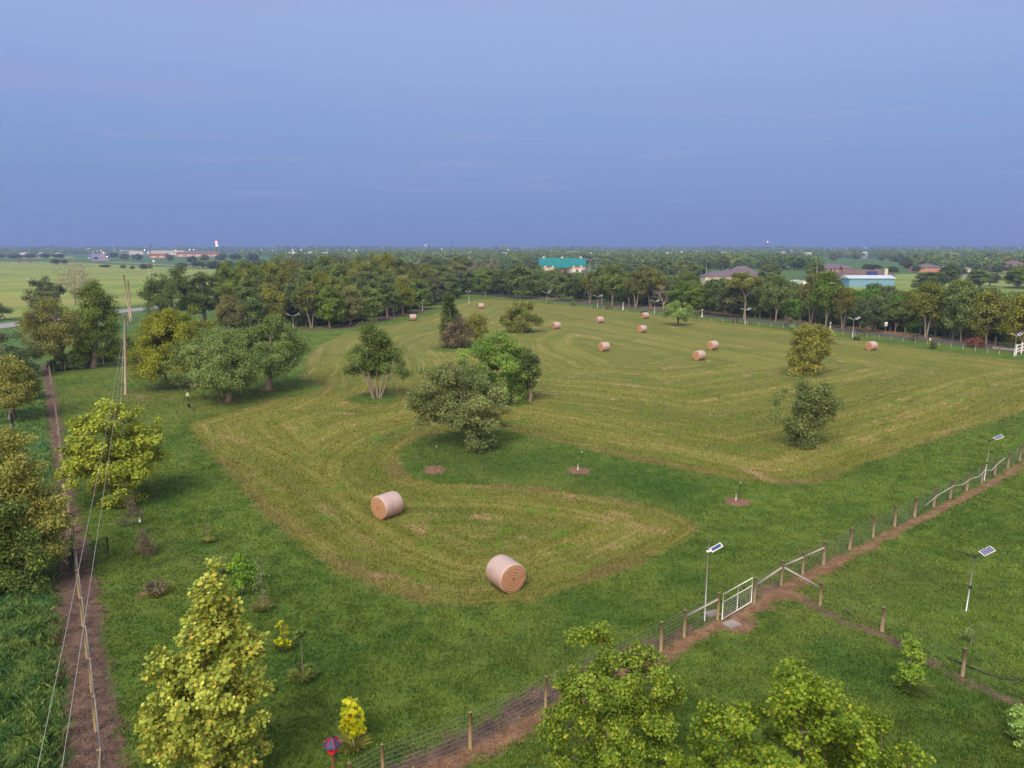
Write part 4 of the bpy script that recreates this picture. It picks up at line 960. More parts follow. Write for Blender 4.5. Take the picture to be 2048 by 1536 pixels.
# far fences
n1p = [(938, 589 + 1), (970, 594), (1005, 598), (1040, 602), (1080, 606)] + [(1110 + 24 * i, np.interp(1110 + 24 * i, [1080, 1243, 1513, 1640, 1737, 1798, 1894, 1966, 2020], [606, 623, 651, 665, 675, 682, 694, 705, 712])) for i in range(38)]
fence('pasture_fence', n1p, 'wire fence with pale stakes along the hay field edge', 1.15, .07, simple('pale_stake', (.27, .25, .2), (.2, .17, .14), 3), 5, 0, .012)
n2p = [(x_, np.interp(x_, [940, 1100, 1300, 1500, 1640, 1798, 1885, 1984, 2060], [580, 595, 613, 634, 649, 664, 674, 690, 699])) for x_ in [944 + 17 * i for i in range(22)] + [1330 + 30 * i for i in range(25)]]
fence('roadside_fence', n2p, 'taller wooden stake fence in front of the roadside trees', 1.5, .1, WOOD, 4, 0, .012)
# white board fence
def board_fence():
    Q = [G(2031, 711), G(2042, 707), G(2062, 704), G(2085, 701)]
    e = empty('board_fence', Q[0], 'white painted three-board fence beside the driveway', 'fence')
    for p in Q: MB().box((0, 0, .8), (.16, .16, 1.6)).build('post', WHITE, e, p - Q[0])
    for i in range(3):
        A, B = Q[i] - Q[0], Q[i + 1] - Q[0]; L = (B - A).length; a = math.atan2((B - A).y, (B - A).x)
        for z_ in (.45, .9, 1.38):
            c = (A + B) / 2; MB().box((c.x, c.y, z_), (L - .17, .05, .17), a).build('rail', WHITE, e)
board_fence()

# ------------------------------------------------------------------ hay bales
def bale_mats():
    m, N, out = new_mat('net_wrap')
    oc = N.node('ShaderNodeTexCoord').outputs['Object']; X, Y, Z = N.sep(oc)[0:3]
    st1 = N.noise(1, N.comb(N.math('MULTIPLY', X, 30), N.math('MULTIPLY', Y, 1.5), N.math('MULTIPLY', Z, 1.5)), 4, .7)
    st2 = N.noise(2.2, oc, 5, .65)
    c = N.mix(N.mr(st1, .3, .7), (.45, .33, .3), (.34, .215, .165)); c = N.mix(N.math('MULTIPLY', N.mr(st2, .45, .7), .45), c, (.5, .42, .43))
    up = N.mr(Z, -.2, .6); c = N.mix(N.math('MULTIPLY', up, .5), c, (.5, .44, .47))  # sky light on the upper side, painted as a paler lilac wrap
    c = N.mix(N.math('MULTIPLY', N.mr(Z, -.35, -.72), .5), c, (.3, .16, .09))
    principled(N, out, c, .85, 0, .2, N.math('ADD', st1, st2), .5, .02)
    m2, N, out = new_mat('hay_end')
    oc = N.node('ShaderNodeTexCoord').outputs['Object']; X, Y, Z = N.sep(oc)[0:3]
    ang = N.math('ARCTAN2', Y, Z); rad = N.math('SQRT', N.math('ADD', N.math('MULTIPLY', Y, Y), N.math('MULTIPLY', Z, Z)))
    sp = N.math('ADD', N.math('MULTIPLY', rad, 11), N.math('MULTIPLY', ang, .16)); sp = N.math('ADD', sp, N.math('MULTIPLY', N.noise(3, oc, 3), 2.2))
    ring = N.math('ABSOLUTE', N.math('SINE', N.math('MULTIPLY', sp, 1.9)))
    fz = N.noise(28, oc, 4, .8); f2 = N.noise(3, oc, 4, .6)
    c = N.mix(N.mr(ring, .0, .9), (.3, .15, .085), (.44, .24, .14)); c = N.mix(N.math('MULTIPLY', N.mr(fz, .42, .66), .75), c, (.56, .34, .22))
    c = N.mix(N.math('MULTIPLY', N.mr(f2, .55, .75), .4), c, (.2, .1, .05)); c = N.mix(N.mr(rad, .12, .02), c, (.2, .1, .05))
    principled(N, out, c, .95, 0, .1, N.math('ADD', N.math('MULTIPLY', ring, .6), fz), .8, .035)
    return m, m2
NETW, HAYE = bale_mats()
def bale_meshes(seed):
    rg = random.Random(seed); n = 56; Rb = .8; L = 1.5
    prof = [(-.5, .93), (-.485, .975), (-.46, 1.0), (-.25, 1.005), (0, 1.01), (.25, 1.005), (.46, 1.0), (.485, .975), (.5, .93)]
    V = []; F = []
    def rr(a, x_):
        r_ = Rb * (1 + .012 * mnoise.noise(Vector((math.cos(a) * 2, math.sin(a) * 2, x_ * 3 + seed))))
        z_ = math.cos(a) * r_; y_ = math.sin(a) * r_
        return y_ * 1.015, max(z_ * .985, -.755)
    for x_, k_ in prof:
        for i in range(n):
            y_, z_ = rr(2 * math.pi * i / n, x_); V.append((x_ * L, y_ * k_, z_ * k_ if z_ > -.7 else z_))
    for j in range(len(prof) - 1):
        for i in range(n): F.append((j*n+i, j*n+(i+1) % n, (j+1)*n+(i+1) % n, (j+1)*n+i))
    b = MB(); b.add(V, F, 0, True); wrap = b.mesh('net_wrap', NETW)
    ends = []
    for s_ in (-1, 1):
        V = []; F = []; K_ = [1, .96, .8, .6, .4, .2, .06]; j0 = 0 if s_ < 0 else len(prof) - 1
        for j, q in enumerate(K_):
            for i in range(n):
                y_, z_ = rr(2 * math.pi * i / n, s_ * .5); z_ = z_ * .93 if z_ > -.7 else z_
                bl = 0 if j == 0 else (.02 + .015 * mnoise.noise(Vector((y_ * q * 4, z_ * q * 4, seed + s_)))) + .02 * (1 - q)
                V.append((s_ * (.5 * L + bl), y_ * .93 * q, z_ * q))
        for j in range(len(K_) - 1):
            for i in range(n): F.append((j*n+i, j*n+(i+1) % n, (j+1)*n+(i+1) % n, (j+1)*n+i) if s_ > 0 else (j*n+i, (j+1)*n+i, (j+1)*n+(i+1) % n, j*n+(i+1) % n))
        V.append((s_ * (.5 * L + .03), 0, 0)); c = len(V) - 1; j = len(K_) - 1
        for i in range(n): F.append((j*n+i, j*n+(i+1) % n, c) if s_ > 0 else (j*n+(i+1) % n, j*n+i, c))
        b = MB(); b.add(V, F, 0, True); ends.append(b.mesh('end_face', HAYE))
    return wrap, ends
BALES = [(775, 1032, 50, 'round hay bale whose spiral end faces the tall conical sycamore'), (1012, 1174, -58, 'nearest and largest round hay bale, spiral end toward the gate'),
    (826, 641, 12, 'round hay bale alone near the wood edge'), (962, 617, 10, 'farthest round hay bale near the field corner'), (968, 682, 40, 'round hay bale half hidden behind the thorny clump'),
    (1112, 658, 30, 'round hay bale just past the round olive tree'), (1199, 646, 28, 'round hay bale midway between olive tree and lime-green tree'), (1208, 702, 32, 'round hay bale in mid field behind the bright green bushy tree'),
    (1284, 665, 35, 'near bale of the pair before the lime-green tree'), (1290, 637, 25, 'far bale of the pair, closest to the road fence'), (1398, 720, 35, 'front bale of the pair in open field'), (1425, 699, 35, 'back bale of the pair in open field'),
    (1742, 700, 28, 'lone round hay bale past the leaning vine tree')]
BM = [bale_meshes(i) for i in range(3)]
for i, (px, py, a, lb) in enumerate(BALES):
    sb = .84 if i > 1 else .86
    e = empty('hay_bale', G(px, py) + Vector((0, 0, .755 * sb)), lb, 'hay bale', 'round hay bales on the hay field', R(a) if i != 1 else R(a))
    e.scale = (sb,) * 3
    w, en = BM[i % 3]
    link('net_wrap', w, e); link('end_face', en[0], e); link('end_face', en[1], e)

# ------------------------------------------------------------------ solar lights and posts
def solar(px, by, tp, label, kind='single', az=0, sc=1.0, lean=0.0):
    g = G(px, by); h = zat(g.y, tp)
    e = empty('solar_light', g, label, 'solar light', 'solar lights on poles')
    r_ = .03 if g.y < 60 else .06
    MB().tube([(0, 0, -.05), (lean * h, 0, h)], [r_, r_ * .85], 8).build('pole', GALV, e)
    ts = Vector((lean * h, 0, h))
    if kind == 'single':   # the panel hangs a little below the pole tip
        zc = h * .82
        arm = Vector((lean * zc, 0, zc))
        MB().tube([arm + Vector((-.07, 0, 0)), arm + Vector((.1, 0, .03))], .05, 8).build('bracket', WHITE, e)
        from mathutils import Matrix
        Rm = Matrix.Rotation(R(-24), 3, 'Y') @ Matrix.Rotation(R(28), 3, 'X')
        c = arm + Vector((.32, 0, .17))
        MB().box(c, (.52, .21, .045), R(az), tilt=Rm).build('lamp_housing', WHITE, e)
        cc = c + (Matrix.Rotation(R(az), 3, 'Z') @ Rm) @ Vector((0, 0, .026))
        MB().box(cc, (.44, .14, .012), R(az), tilt=Rm).build('solar_panel', PANEL, e)
    elif kind == 'double':
        from mathutils import Matrix
        MB().tube([ts + Vector((0, 0, -.08)), ts + Vector((0, 0, .04))], .05, 8).build('bracket', BLACK if g.y < 60 else WHITE, e)
        for s_ in (-1, 1):
            Rm = Matrix.Rotation(R(-22 * s_), 3, 'Y') @ Matrix.Rotation(R(20 if s_ > 0 else -5), 3, 'X')
            M = Matrix.Rotation(R(az), 3, 'Z')
            MB().tube([ts, ts + M @ Vector((s_ * .3 * sc, 0, .1 * sc))], .022 * sc, 6).build('arm', BLACK if g.y < 60 else GALV, e)
            c = ts + M @ Vector((s_ * .55 * sc, 0, .2 * sc))
            dark = s_ < 0 and g.y < 60
            MB().box(c, ((.55 if not dark else .5) * sc, (.3 if not dark else .14) * sc, .04), R(az), tilt=Rm).build('lamp_housing', BLACK if dark else WHITE, e)
            if not dark:
                b = MB()
                for k_ in range(5):
                    cc = c + (M @ Rm) @ Vector(((-.2 + .1 * k_) * sc, 0, .026)); b.box(cc, (.075 * sc, .26 * sc, .012), R(az), tilt=Rm)
                b.build('solar_panel', PANEL, e)
        if g.y < 60: MB().box((lean * h * .45, -.04, h * .45), (.09, .06, .12)).build('junction_box', BLACK, e)
    return e
solar(1409, 1243, 1072, 'tall thin solar light beside the white gate', 'single', az=15)
solar(1932, 1222, 1113, 'solar light with a striped panel inside the cross fence', 'double', az=8, lean=.035)
solar(1968, 962, 881, 'double solar light standing at the rope fence', 'double', az=5, lean=.03)
solar(207, 729, 684, 'solar light in front of the tall dark tree', 'double', az=20, sc=1.2)
solar(587, 657, 632, 'double-arm solar light before the dark wood', 'double', sc=1.5)
for px, by, tp, lb in [(787, 632, 606, 'slim solar light pole at the wood edge'), (845, 621, 598, 'slim solar light pole by the bend of the wood edge'), (938, 608, 578, 'solar light pole in the field corner')]:
    solar(px, by, tp, lb, 'single', az=70)
for px, by, tp, lb in [(1093, 607, 586, 'Y-shaped solar light nearest the field corner on the road fence'), (1195, 616, 594, 'T-shaped solar light between two pale bales on the road fence'), (1309, 627, 604, 'Y-shaped solar light before the half-dead brown tree'),
    (1490, 649, 621, 'solar light under the umbrella-shaped tree'), (1705, 675, 640, 'solar light on the fence near the lone bale'), (2028, 713, 673, 'solar light at the end of the white board fence')]:
    solar(px, by, tp, lb, 'double', az=random.uniform(-10, 30), sc=1.5)
for px, by, tp, lb in [(1246, 620, 606, 'white vent post past the T-shaped solar light'), (1404, 635, 620, 'white vent post beside the lime-green tree'), (1660, 662, 646, 'white vent post beside the leaning vine tree')]:
    g = G(px, by); h = zat(g.y, tp); e = empty('vent_post', g, lb, 'post', 'white posts along the road')
    MB().tube([(0, 0, 0), (0, 0, h)], .11, 10).build('post', WHITE, e); MB().tube([(0, 0, h), (0, 0, h + .14)], [.17, .13], 10).build('cap', WHITE, e)
g = G(1859, 692); e = empty('marker_post', g, 'yellow and white pipeline marker post with a dark top', 'marker')
MB().tube([(0, 0, 0), (0, 0, .9)], .09, 8).build('post', simple('yellow_paint', (.6, .45, .06), (.5, .36, .05), 2), e); MB().tube([(0, 0, .9), (0, 0, 1.35)], .1, 8).build('sleeve', WHITE, e); MB().box((0, 0, 1.6), (.36, .3, .5)).build('cap', BLACK, e)
g = G(1770, 668); e = empty('nest_box', g, 'pale nest box on a post by the road fence', 'nest box')
MB().tube([(0, 0, 0), (0, 0, 1.4)], .05, 8).build('post', WOOD, e)
b = MB(); b.box((0, 0, 1.65), (.34, .34, .5)); b.build('box', WHITE, e); MB().add([(-.25, -.25, 1.9), (.25, -.25, 1.9), (.25, .25, 1.9), (-.25, .25, 1.9), (-.25, 0, 2.1), (.25, 0, 2.1)], [(0, 1, 5, 4), (2, 3, 4, 5), (0, 4, 3), (1, 2, 5), (0, 3, 2, 1)]).build('roof', WHITE, e)
# bird feeder pole
g = G(378, 816); h = zat(g.y, 786); e = empty('bird_feeder', g, 'bird feeder on a black pole beside the grey-green oak', 'bird feeder')
MB().tube([(0, 0, 0), (0, 0, .35)], .13, 10).build('base', BLACK, e); MB().tube([(0, 0, .35), (0, 0, h - .3)], .03, 6).build('pole', BLACK, e); MB().box((0, 0, h - .14), (.28, .24, .3)).build('feeder', simple('pale_feeder', (.55, .58, .42), (.4, .42, .3), 4), e)
g = G(352, 770) + Vector((0, 0, 0)); e = empty('nest_box', g, 'small blue-white box on a post under the oaks', 'nest box'); MB().tube([(0, 0, 0), (0, 0, .9)], .04, 6).build('post', BLACK, e); MB().box((0, 0, 1.0), (.3, .25, .22)).build('box', simple('bluewhite', (.5, .6, .7), None, 3), e)
# planted stakes in mulch rings
for px, by, tp, tall, lb in [(870, 940, 895, 0, 'thin stake with a pale tip in the mulch ring below the broad tree'), (1160, 941, 906, 1, 'dark stake and white tube in the middle mulch ring'), (1476, 1003, 968, 1, 'dark stake and white tube in the mulch ring near the fence')]:
    g = G(px, by + 2); h = zat(g.y, tp)
    m = MB(); n = 22; V = []; rg_ = random.Random(px)
    for j, (q_, z_) in enumerate([(.75, .0), (.62, .07), (.4, .13), (.15, .15)]):
        for i in range(n): a = 2 * math.pi * i / n; k_ = q_ * rg_.uniform(.85, 1.12); V.append((math.cos(a) * k_, math.sin(a) * k_, z_ * rg_.uniform(.7, 1.3) if j else -.01))
    V.append((0, 0, .15))
    F = [(j*n+i, j*n+(i+1) % n, (j+1)*n+(i+1) % n, (j+1)*n+i) for j in range(3) for i in range(n)] + [(3*n+i, 3*n+(i+1) % n, 4*n) for i in range(n)]
    m.add(V, F); o = m.build('mulch_ring', simple('mulch', (.22, .13, .09), (.12, .07, .05), 9, .95, bump=.8), loc=g); tag(o, {870: 'bright reddish mulch ring with straw below the broad grey-green tree', 1160: 'low brown mulch ring in the middle of the green strip', 1476: 'straw-strewn mulch ring close to the fence line'}[px], 'mulch ring', 'mulch rings on the green strip')
    e = empty('plant_stake', g, lb, 'stake')
    MB().tube([(.12, .1, 0), (.12, .1, h)], .016, 6).build('stake', BLACK, e); MB().tube([(.12, .1, h), (.12, .1, h + .1)], .03, 6).build('tip', simple('pale_tip', (.7, .7, .55), None, 3), e)
    if tall: MB().tube([(-.15, -.05, 0), (-.15, -.05, .55)], .04, 8).build('tree_tube', WHITE, e)
g = G(283, 1078); e = empty('plant_stake', g, 'stake with a white tip beside the pink-flowered shrub', 'stake'); MB().tube([(0, 0, 0), (0, 0, 1.0)], .014, 6).build('stake', GREENM, e); MB().tube([(0, 0, .95), (0, 0, 1.2)], [.05, .03], 6).build('tip', WHITE, e)

# birdhouse
g = G(672, 1640); h = zat(g.y, 1474)
e = empty('birdhouse', g, 'red birdhouse with a dark blue roof on a wooden post', 'birdhouse')
hb = h - .42
MB().tube([(0, 0, 0), (0, 0, hb)], .055, 8).build('post', simple('cedar_post', (.4, .22, .12), (.26, .14, .08), 6, .8, stretch=(3, 3, .5)), e)
V = []; n = 6
for z_, r_ in ((hb, .14), (hb + .22, .15)):
    V += [(math.cos(2*math.pi*i/n) * r_, math.sin(2*math.pi*i/n) * r_, z_) for i in range(n)]
bd = MB().add(V, [(i, (i+1) % n, n+(i+1) % n, n+i) for i in range(n)] + [tuple(reversed(range(n))), tuple(range(n, 2*n))]).build('house_body', simple('red_paint', (.62, .02, .03), (.5, .015, .02), 3, .5), e)
V = []
for z_, r_ in ((hb + .2, .25), (hb + .24, .24), (hb + .4, .05)): V += [(math.cos(2*math.pi*i/n) * r_, math.sin(2*math.pi*i/n) * r_, z_) for i in range(n)]
V.append((0, 0, hb + .44))
rf = MB().add(V, [(j*n+i, j*n+(i+1) % n, (j+1)*n+(i+1) % n, (j+1)*n+i) for j in range(2) for i in range(n)] + [(2*n+i, 2*n+(i+1) % n, 3*n) for i in range(n)] + [tuple(reversed(range(n)))]).build('roof', simple('blue_roof', (.035, .04, .1), (.05, .05, .13), 3, .6), e)
b = MB()
for i in range(n): a = 2*math.pi*i/n; b.tube([(math.cos(a) * .245, math.sin(a) * .245, hb + .25), (math.cos(a) * .055, math.sin(a) * .055, hb + .41)], .01, 5)
b.build('roof_rib', MATS['red_paint'], rf)
MB().tube([(0, 0, hb + .42), (0, 0, hb + .5)], [.03, .008], 6).build('finial', BLACK, rf)
a = R(-90); MB().tube([(0, -.125, hb + .1), (0, -.137, hb + .1)], .03, 10).build('entrance_hole', BLACK, bd)
MB().box((.11, -.06, hb - .06), (.06, .06, .14), .5).build('water_bottle', GREENM, e)

# utility poles
def upole(px, by, tp, topx, label, r_=.14, name='utility_pole', mat=POLEW, arm=False, armz=.94, armw=1.3, az=0):
    g = G(px, by); h = zat(g.y, tp); m = (g.y * ct + (CAM_H - h) * st) / FPX
    tx = (topx - 1024) * m - g.x
    e = empty(name, g, label, 'utility pole')
    MB().tube([(0, 0, -.1), (tx * .5, 0, h * .5), (tx, 0, h)], [r_, r_ * .9, r_ * .78], 10).build('pole', mat, e)
    if arm:
        c = Vector((tx * armz, 0, h * armz)); MB().box(c, (armw * 2, .14, .16), R(az)).build('crossarm', GALV, e)
        for s_ in (-1, 0, 1): MB().tube([c + Vector((s_ * armw * .85 * math.cos(R(az)), s_ * armw * .85 * math.sin(R(az)) , .08)), c + Vector((s_ * armw * .85 * math.cos(R(az)), s_ * armw * .85 * math.sin(R(az)), .35))], .06, 6).build('insulator', WHITE, e)
    return g, h, tx
gp, hp_, txp = upole(251, 789, 630, 250, 'tall bare wooden pole at the edge of the lawn', .13)
MB()
g1, h1, t1 = upole(261, 643, 549, 247, 'longer of two leaning wooden poles by the country road', .17); g2, h2, t2 = upole(263, 640, 562, 256, 'shorter of two leaning wooden poles by the country road', .16)
fence('low_rail_fence', [(256, 647), (262, 645), (268, 643), (274, 642)], 'short low rail fence at the foot of the leaning poles', 1.0, .08, WOOD, 3, 0, .04)
for px, by, tp, lb in [(59, 620, 556, 'utility pole with a crossarm beyond the dark round tree'), (302, 600, 542, 'utility pole with a crossarm behind the broad dark tree'), (466, 592, 535, 'utility pole with a crossarm above the bare twiggy tree')]:
    upole(px, by, tp, px + (1 if px < 400 else -1), lb, .12, arm=True, az=-25, armz=.95, armw=1.2)
for px, by, tp, lb in [(745, 560, 523, 'pale pole with a crossarm inside the wood'), (1178, 552, 517, 'pole with crossarms at the end of the teal-roofed barn'), (1192, 556, 515, 'taller double-arm pole past the teal-roofed barn'), (1066, 552, 524, 'bare pale pole in front of the teal-roofed barn'),
    (1413, 560, 522, 'pale crooked pole behind the white house'), (1634, 560, 522, 'pale pole before the brick house'), (1853, 556, 523, 'dark pole behind the large round tree'), (942, 550, 512, 'pole with a crossarm near the bleached dead crowns')]:
    upole(px, by, tp, px, lb, .16, arm=px in (745, 1178, 1192, 942), armw=1.6, mat=GALV)
# overhead wires from the lawn pole toward the camera side
top = Vector((gp.x + txp, gp.y, hp_))
def ray_at(px, py, dist):
    a = (px - 1024) / FPX; b_ = (768 - py) / FPX
    return Vector((a, ct + b_ * st, -st + b_ * ct)) * dist + Vector((0, 0, CAM_H))
for (ex, ey, zo, lb) in [(66, 1580, -.3, 'overhead cable sagging across the track, outer one'), (117, 1580, -.7, 'overhead cable close to the lawn, inner one')]:
    end = ray_at(ex, ey, 12.5); st_p = top + Vector((0, 0, zo)); mid = []
    nseg = 16
    for i in range(nseg + 1):
        f = i / nseg; p = st_p.lerp(end, f); p.z -= 4 * f * (1 - f) * .55; mid.append(p)
    ext = mid[-1] + (mid[-1] - mid[-2]) * 3
    o = MB().tube(mid + [ext], .0065, 5).build('overhead_cable', CABLE); tag(o, lb, 'cable')
o = MB().tube([top + Vector((-.05, 0, -.3)), G(240, 835) + Vector((0, 0, 0))], .018, 5).build('guy_wire', CABLE); tag(o, 'guy wire from the lawn pole top to the grass', 'wire')

# dark pipe pen by the track
g = G(146, 1190)
e = empty('pipe_pen', g, 'dark green pipe pen with open side against the track fence', 'pen')
P = [G(150, 1150) - g, G(218, 1118) - g, G(150, 1100) - g, G(143, 1160) - g]
MB().tube([P[1], P[1] + Vector((0, 0, 1.15))], .035, 8).build('corner_post', GREENM, e); MB().tube([P[0], P[0] + Vector((0, 0, 1.15))], .035, 8).build('corner_post', GREENM, e); MB().tube([P[2], P[2] + Vector((0, 0, 1.3))], .05, 8).build('corner_post', BLACK, e)
for z_ in (1.12, .8, .1):
    MB().tube([P[0] + Vector((0, 0, z_)), P[1] + Vector((0, 0, z_))], .022, 8).build('rail', GREENM, e); MB().tube([P[2] + Vector((0, 0, z_)), P[3] + Vector((0, 0, z_))], .022, 8).build('rail', GREENM, e)
MB().box((P[2] + P[3]) / 2 + Vector((-.05, 0, .6)), (.05, (P[2] - P[3]).length * .7, .9), math.atan2((P[2] - P[3]).y, (P[2] - P[3]).x) - math.pi / 2).build('side_panel', BLACK, e)

# ------------------------------------------------------------------ buildings
def gable(w, d, hw_, hr, ov=.4):
    """roof along X, local verts"""
    W_, D = w / 2 + ov, d / 2 + ov
    return [(-W_, -D, hw_), (W_, -D, hw_), (W_, D, hw_), (-W_, D, hw_), (-W_, 0, hr), (W_, 0, hr)], [(0, 1, 5, 4), (2, 3, 4, 5), (0, 4, 3), (1, 2, 5), (0, 3, 2, 1)]
def hip(w, d, hw_, hr, ov=.4, cut=.5):
    W_, D = w / 2 + ov, d / 2 + ov; c = min(D, W_ * .95) * 2 * cut
    return [(-W_, -D, hw_), (W_, -D, hw_), (W_, D, hw_), (-W_, D, hw_), (-W_ + c, 0, hr), (W_ - c, 0, hr)], [(0, 1, 5, 4), (2, 3, 4, 5), (0, 4, 3), (1, 2, 5), (0, 3, 2, 1)]
def shift(vf, o): return [(v[0] + o[0], v[1] + o[1], v[2] + o[2]) for v in vf[0]], vf[1]
GLASS = simple('window_glass', (.06, .07, .1), (.04, .05, .08), 2, .15, 0, .6)
BRICK = simple('orange_brick', (.5, .26, .17), (.4, .2, .13), 3, .9); TANB = simple('tan_siding', (.55, .4, .28), (.48, .33, .22), 2, .9); CREAM = simple('cream_wall', (.68, .62, .5), (.6, .54, .44), 1, .9)
TEAL = simple('teal_metal_roof', (.006, .17, .18), (.008, .2, .21), .3, .45, 0, .4); SLATE = simple('slate_shingle', (.16, .13, .17), (.12, .1, .13), .5, .9); BRSH = simple('brown_shingle', (.17, .12, .12), (.13, .09, .09), .5, .9)
SKYB = simple('blue_siding', (.18, .36, .5), (.16, .32, .46), .5, .6); PALEM = simple('pale_metal_roof', (.5, .6, .72), (.44, .54, .66), .3, .5); PINK = simple('pink_wall', (.42, .28, .23), (.36, .24, .19), .5, .9); GREYB = simple('grey_siding', (.4, .42, .48), (.34, .36, .42), .3, .8)
# teal barn
g = G(1125, 547); m = mpp(g); Wb = 94 * m
e = empty('barn', g, 'long tan barn with a big teal metal roof', 'barn')
hr = zat(g.y, 516); he = zat(g.y, 532)
D = 11
b = MB(); b.box((0, D / 2, he / 2), (Wb - 1, D, he)); b.add([(Wb/2-.5, 0, he), (Wb/2-.5, D, he), (Wb/2-.5, D/2, hr-.4)], [(0, 1, 2)]); b.add([(-Wb/2+.5, 0, he), (-Wb/2+.5, D, he), (-Wb/2+.5, D/2, hr-.4)], [(0, 2, 1)]); b.build('wall', TANB, e)
MB().add(*shift(gable(Wb - 1, D, he, hr, .6), (0, D / 2, 0))).build('roof', TEAL, e)
MB().add([(-4.5, -2.5, he - .9), (4.5, -2.5, he - .9), (5.5, -.5, he + .02), (-5.5, -.5, he + .02), (-4.5, -2.5, he - 1.1), (4.5, -2.5, he - 1.1)], [(0, 1, 2, 3), (0, 4, 5, 1), (3, 2, 5, 4)]).build('porch_roof', TEAL, e)
for x_ in (-4.2, 4.2): MB().box((x_, -2.3, (he - 1.1) / 2), (.25, .25, he - 1.1)).build('porch_post', WHITE, e)
for x_ in (-.4, 0, .4):
    cx = x_ * Wb; MB().box((cx, D / 2, hr + .25), (1.3, 1.3, 1.0)).build('cupola', CREAM, e)
for cx in (-.37, -.21, .23, .39):
    dr = MB(); dr.box((cx * Wb, -.06, 1.4), (2.6, .1, 2.8)).build('barn_door', WHITE, e)
    MB().tube([(cx * Wb, -.25, he - .35), (cx * Wb, -.25, he - .1)], .2, 8).build('wall_lamp', emis('warm_lamp', (1, .82, .6), 3), e)
for cx in (-.05, .05, .31): MB().box((cx * Wb, -.05, 1.5), (1.1, .08, 1.3)).build('window', GLASS, e)
MB().box((.46 * Wb, -.8, 1.2), (3.4, 1.4, 2.2)).build('side_shed', SLATE, e)

def house(name, px, base, parts, label, cat='house', rz=0, windows=(), chimneys=(), extra=None):
    g = G(px, base); m = mpp(g); e = empty(name, g, label, cat, rz=rz)
    for (x0, x1, ye, yr, dep, y0, wm, rm, kind) in parts:
        w = (x1 - x0) * m; cx = ((x0 + x1) / 2 - px) * m; he_ = zat(g.y, ye); hr_ = zat(g.y, yr)
        dep = max(dep, 2)
        b = MB(); b.box((cx, y0 + dep / 2, he_ / 2), (w, dep, he_)).build('wall', wm, e)
        if kind == 'flat': MB().box((cx, y0 + dep / 2, he_ + (hr_ - he_) / 2 + .003), (w + .3, dep + .3, hr_ - he_)).build('roof', rm, e)
        else: MB().add(*shift((hip if kind == 'hip' else gable)(w, dep, he_, hr_, .5), (cx, y0 + dep / 2, .003))).build('roof', rm, e)
    for (x_, ya, yb, wpx, y0) in windows:
        z0, z1 = zat(g.y, yb), zat(g.y, ya)
        w = MB().box(((x_ - px) * m, y0 - .04, (z0 + z1) / 2), (wpx * m, .08, z1 - z0)).build('window', GLASS, e)
    for (x_, ya, yb, w) in chimneys:
        z0, z1 = zat(g.y, yb), zat(g.y, ya); MB().box(((x_ - px) * m, 4, (z0 + z1) / 2), (w * m, w * m, z1 - z0)).build('chimney', CREAM, e)
    return e, g, m
house('white_house', 1468, 568, [(1410, 1480, 553, 543, 9, 0, CREAM, SLATE, 'hip'), (1455, 1530, 554, 533, 12, 1.5, CREAM, SLATE, 'hip'), (1448, 1480, 552.5, 538, 8, 4, CREAM, SLATE, 'hip')], 'white house with a large slate-purple hip roof among trees',
      windows=[(1425, 557, 563, 4, 0), (1440, 557, 563, 4, 0), (1506, 556, 562, 5, 1.5), (1520, 556, 562, 5, 1.5)])
house('blue_building', 1744, 574, [(1698, 1788, 557, 551, 8, 0, SKYB, PALEM, 'gable')], 'sky-blue metal building with a pale metal roof', windows=())
e, g, m = house('brick_house', 1755, 562, [(1690, 1800, 553, 541, 11, 5, TANB, BRSH, 'hip'), (1752, 1800, 552, 539, 10, 6, BRICK, BRSH, 'hip')], 'brown-roofed house with a chimney behind the blue building', chimneys=[(1779, 538, 556, 5)])
MB().box(((1754 - 1755) * m, 5.5, zat(g.y, 547)), (22 * m, .3, 1.6)).build('solar_array', PANEL, e)
house('brick_house', 1682, 546, [(1642, 1712, 538, 529, 12, 3, BRICK, SLATE, 'hip'), (1646, 1660, 537, 532, 5, 0, PINK, SLATE, 'gable'), (1686, 1702, 537, 532, 5, 0, PINK, SLATE, 'gable'), (1664, 1676, 537, 533, 4, .5, PINK, SLATE, 'gable'), (1702, 1716, 539, 533, 8, 5, CREAM, SLATE, 'hip')],
      'pink and orange brick house with a grey roof beyond the blue building', windows=[(1653, 539, 543, 3, 0), (1694, 539, 543, 4, 0), (1670, 538, 545, 3, .5)])
house('brick_house', 2040, 545, [(2012, 2075, 534, 522, 14, 3, BRICK, BRSH, 'hip'), (2026, 2040, 533, 527, 6, 0, BRICK, BRSH, 'gable'), (2040, 2058, 534, 526, 6, -1, PINK, BRSH, 'gable')], 'orange brick house with a dark red roof at the picture edge', windows=[(2032, 535, 540, 3, 0), (2048, 536, 541, 4, -1)])
house('ranch_house', 1885, 545, [(1842, 1890, 535, 528, 12, 2, BRICK, SLATE, 'hip'), (1890, 1945, 538, 532, 12, 2, CREAM, GREYB, 'hip')], 'long low grey-roofed house hidden by dark oaks', windows=[(1900, 539, 543, 4, 2), (1925, 539, 543, 4, 2)])
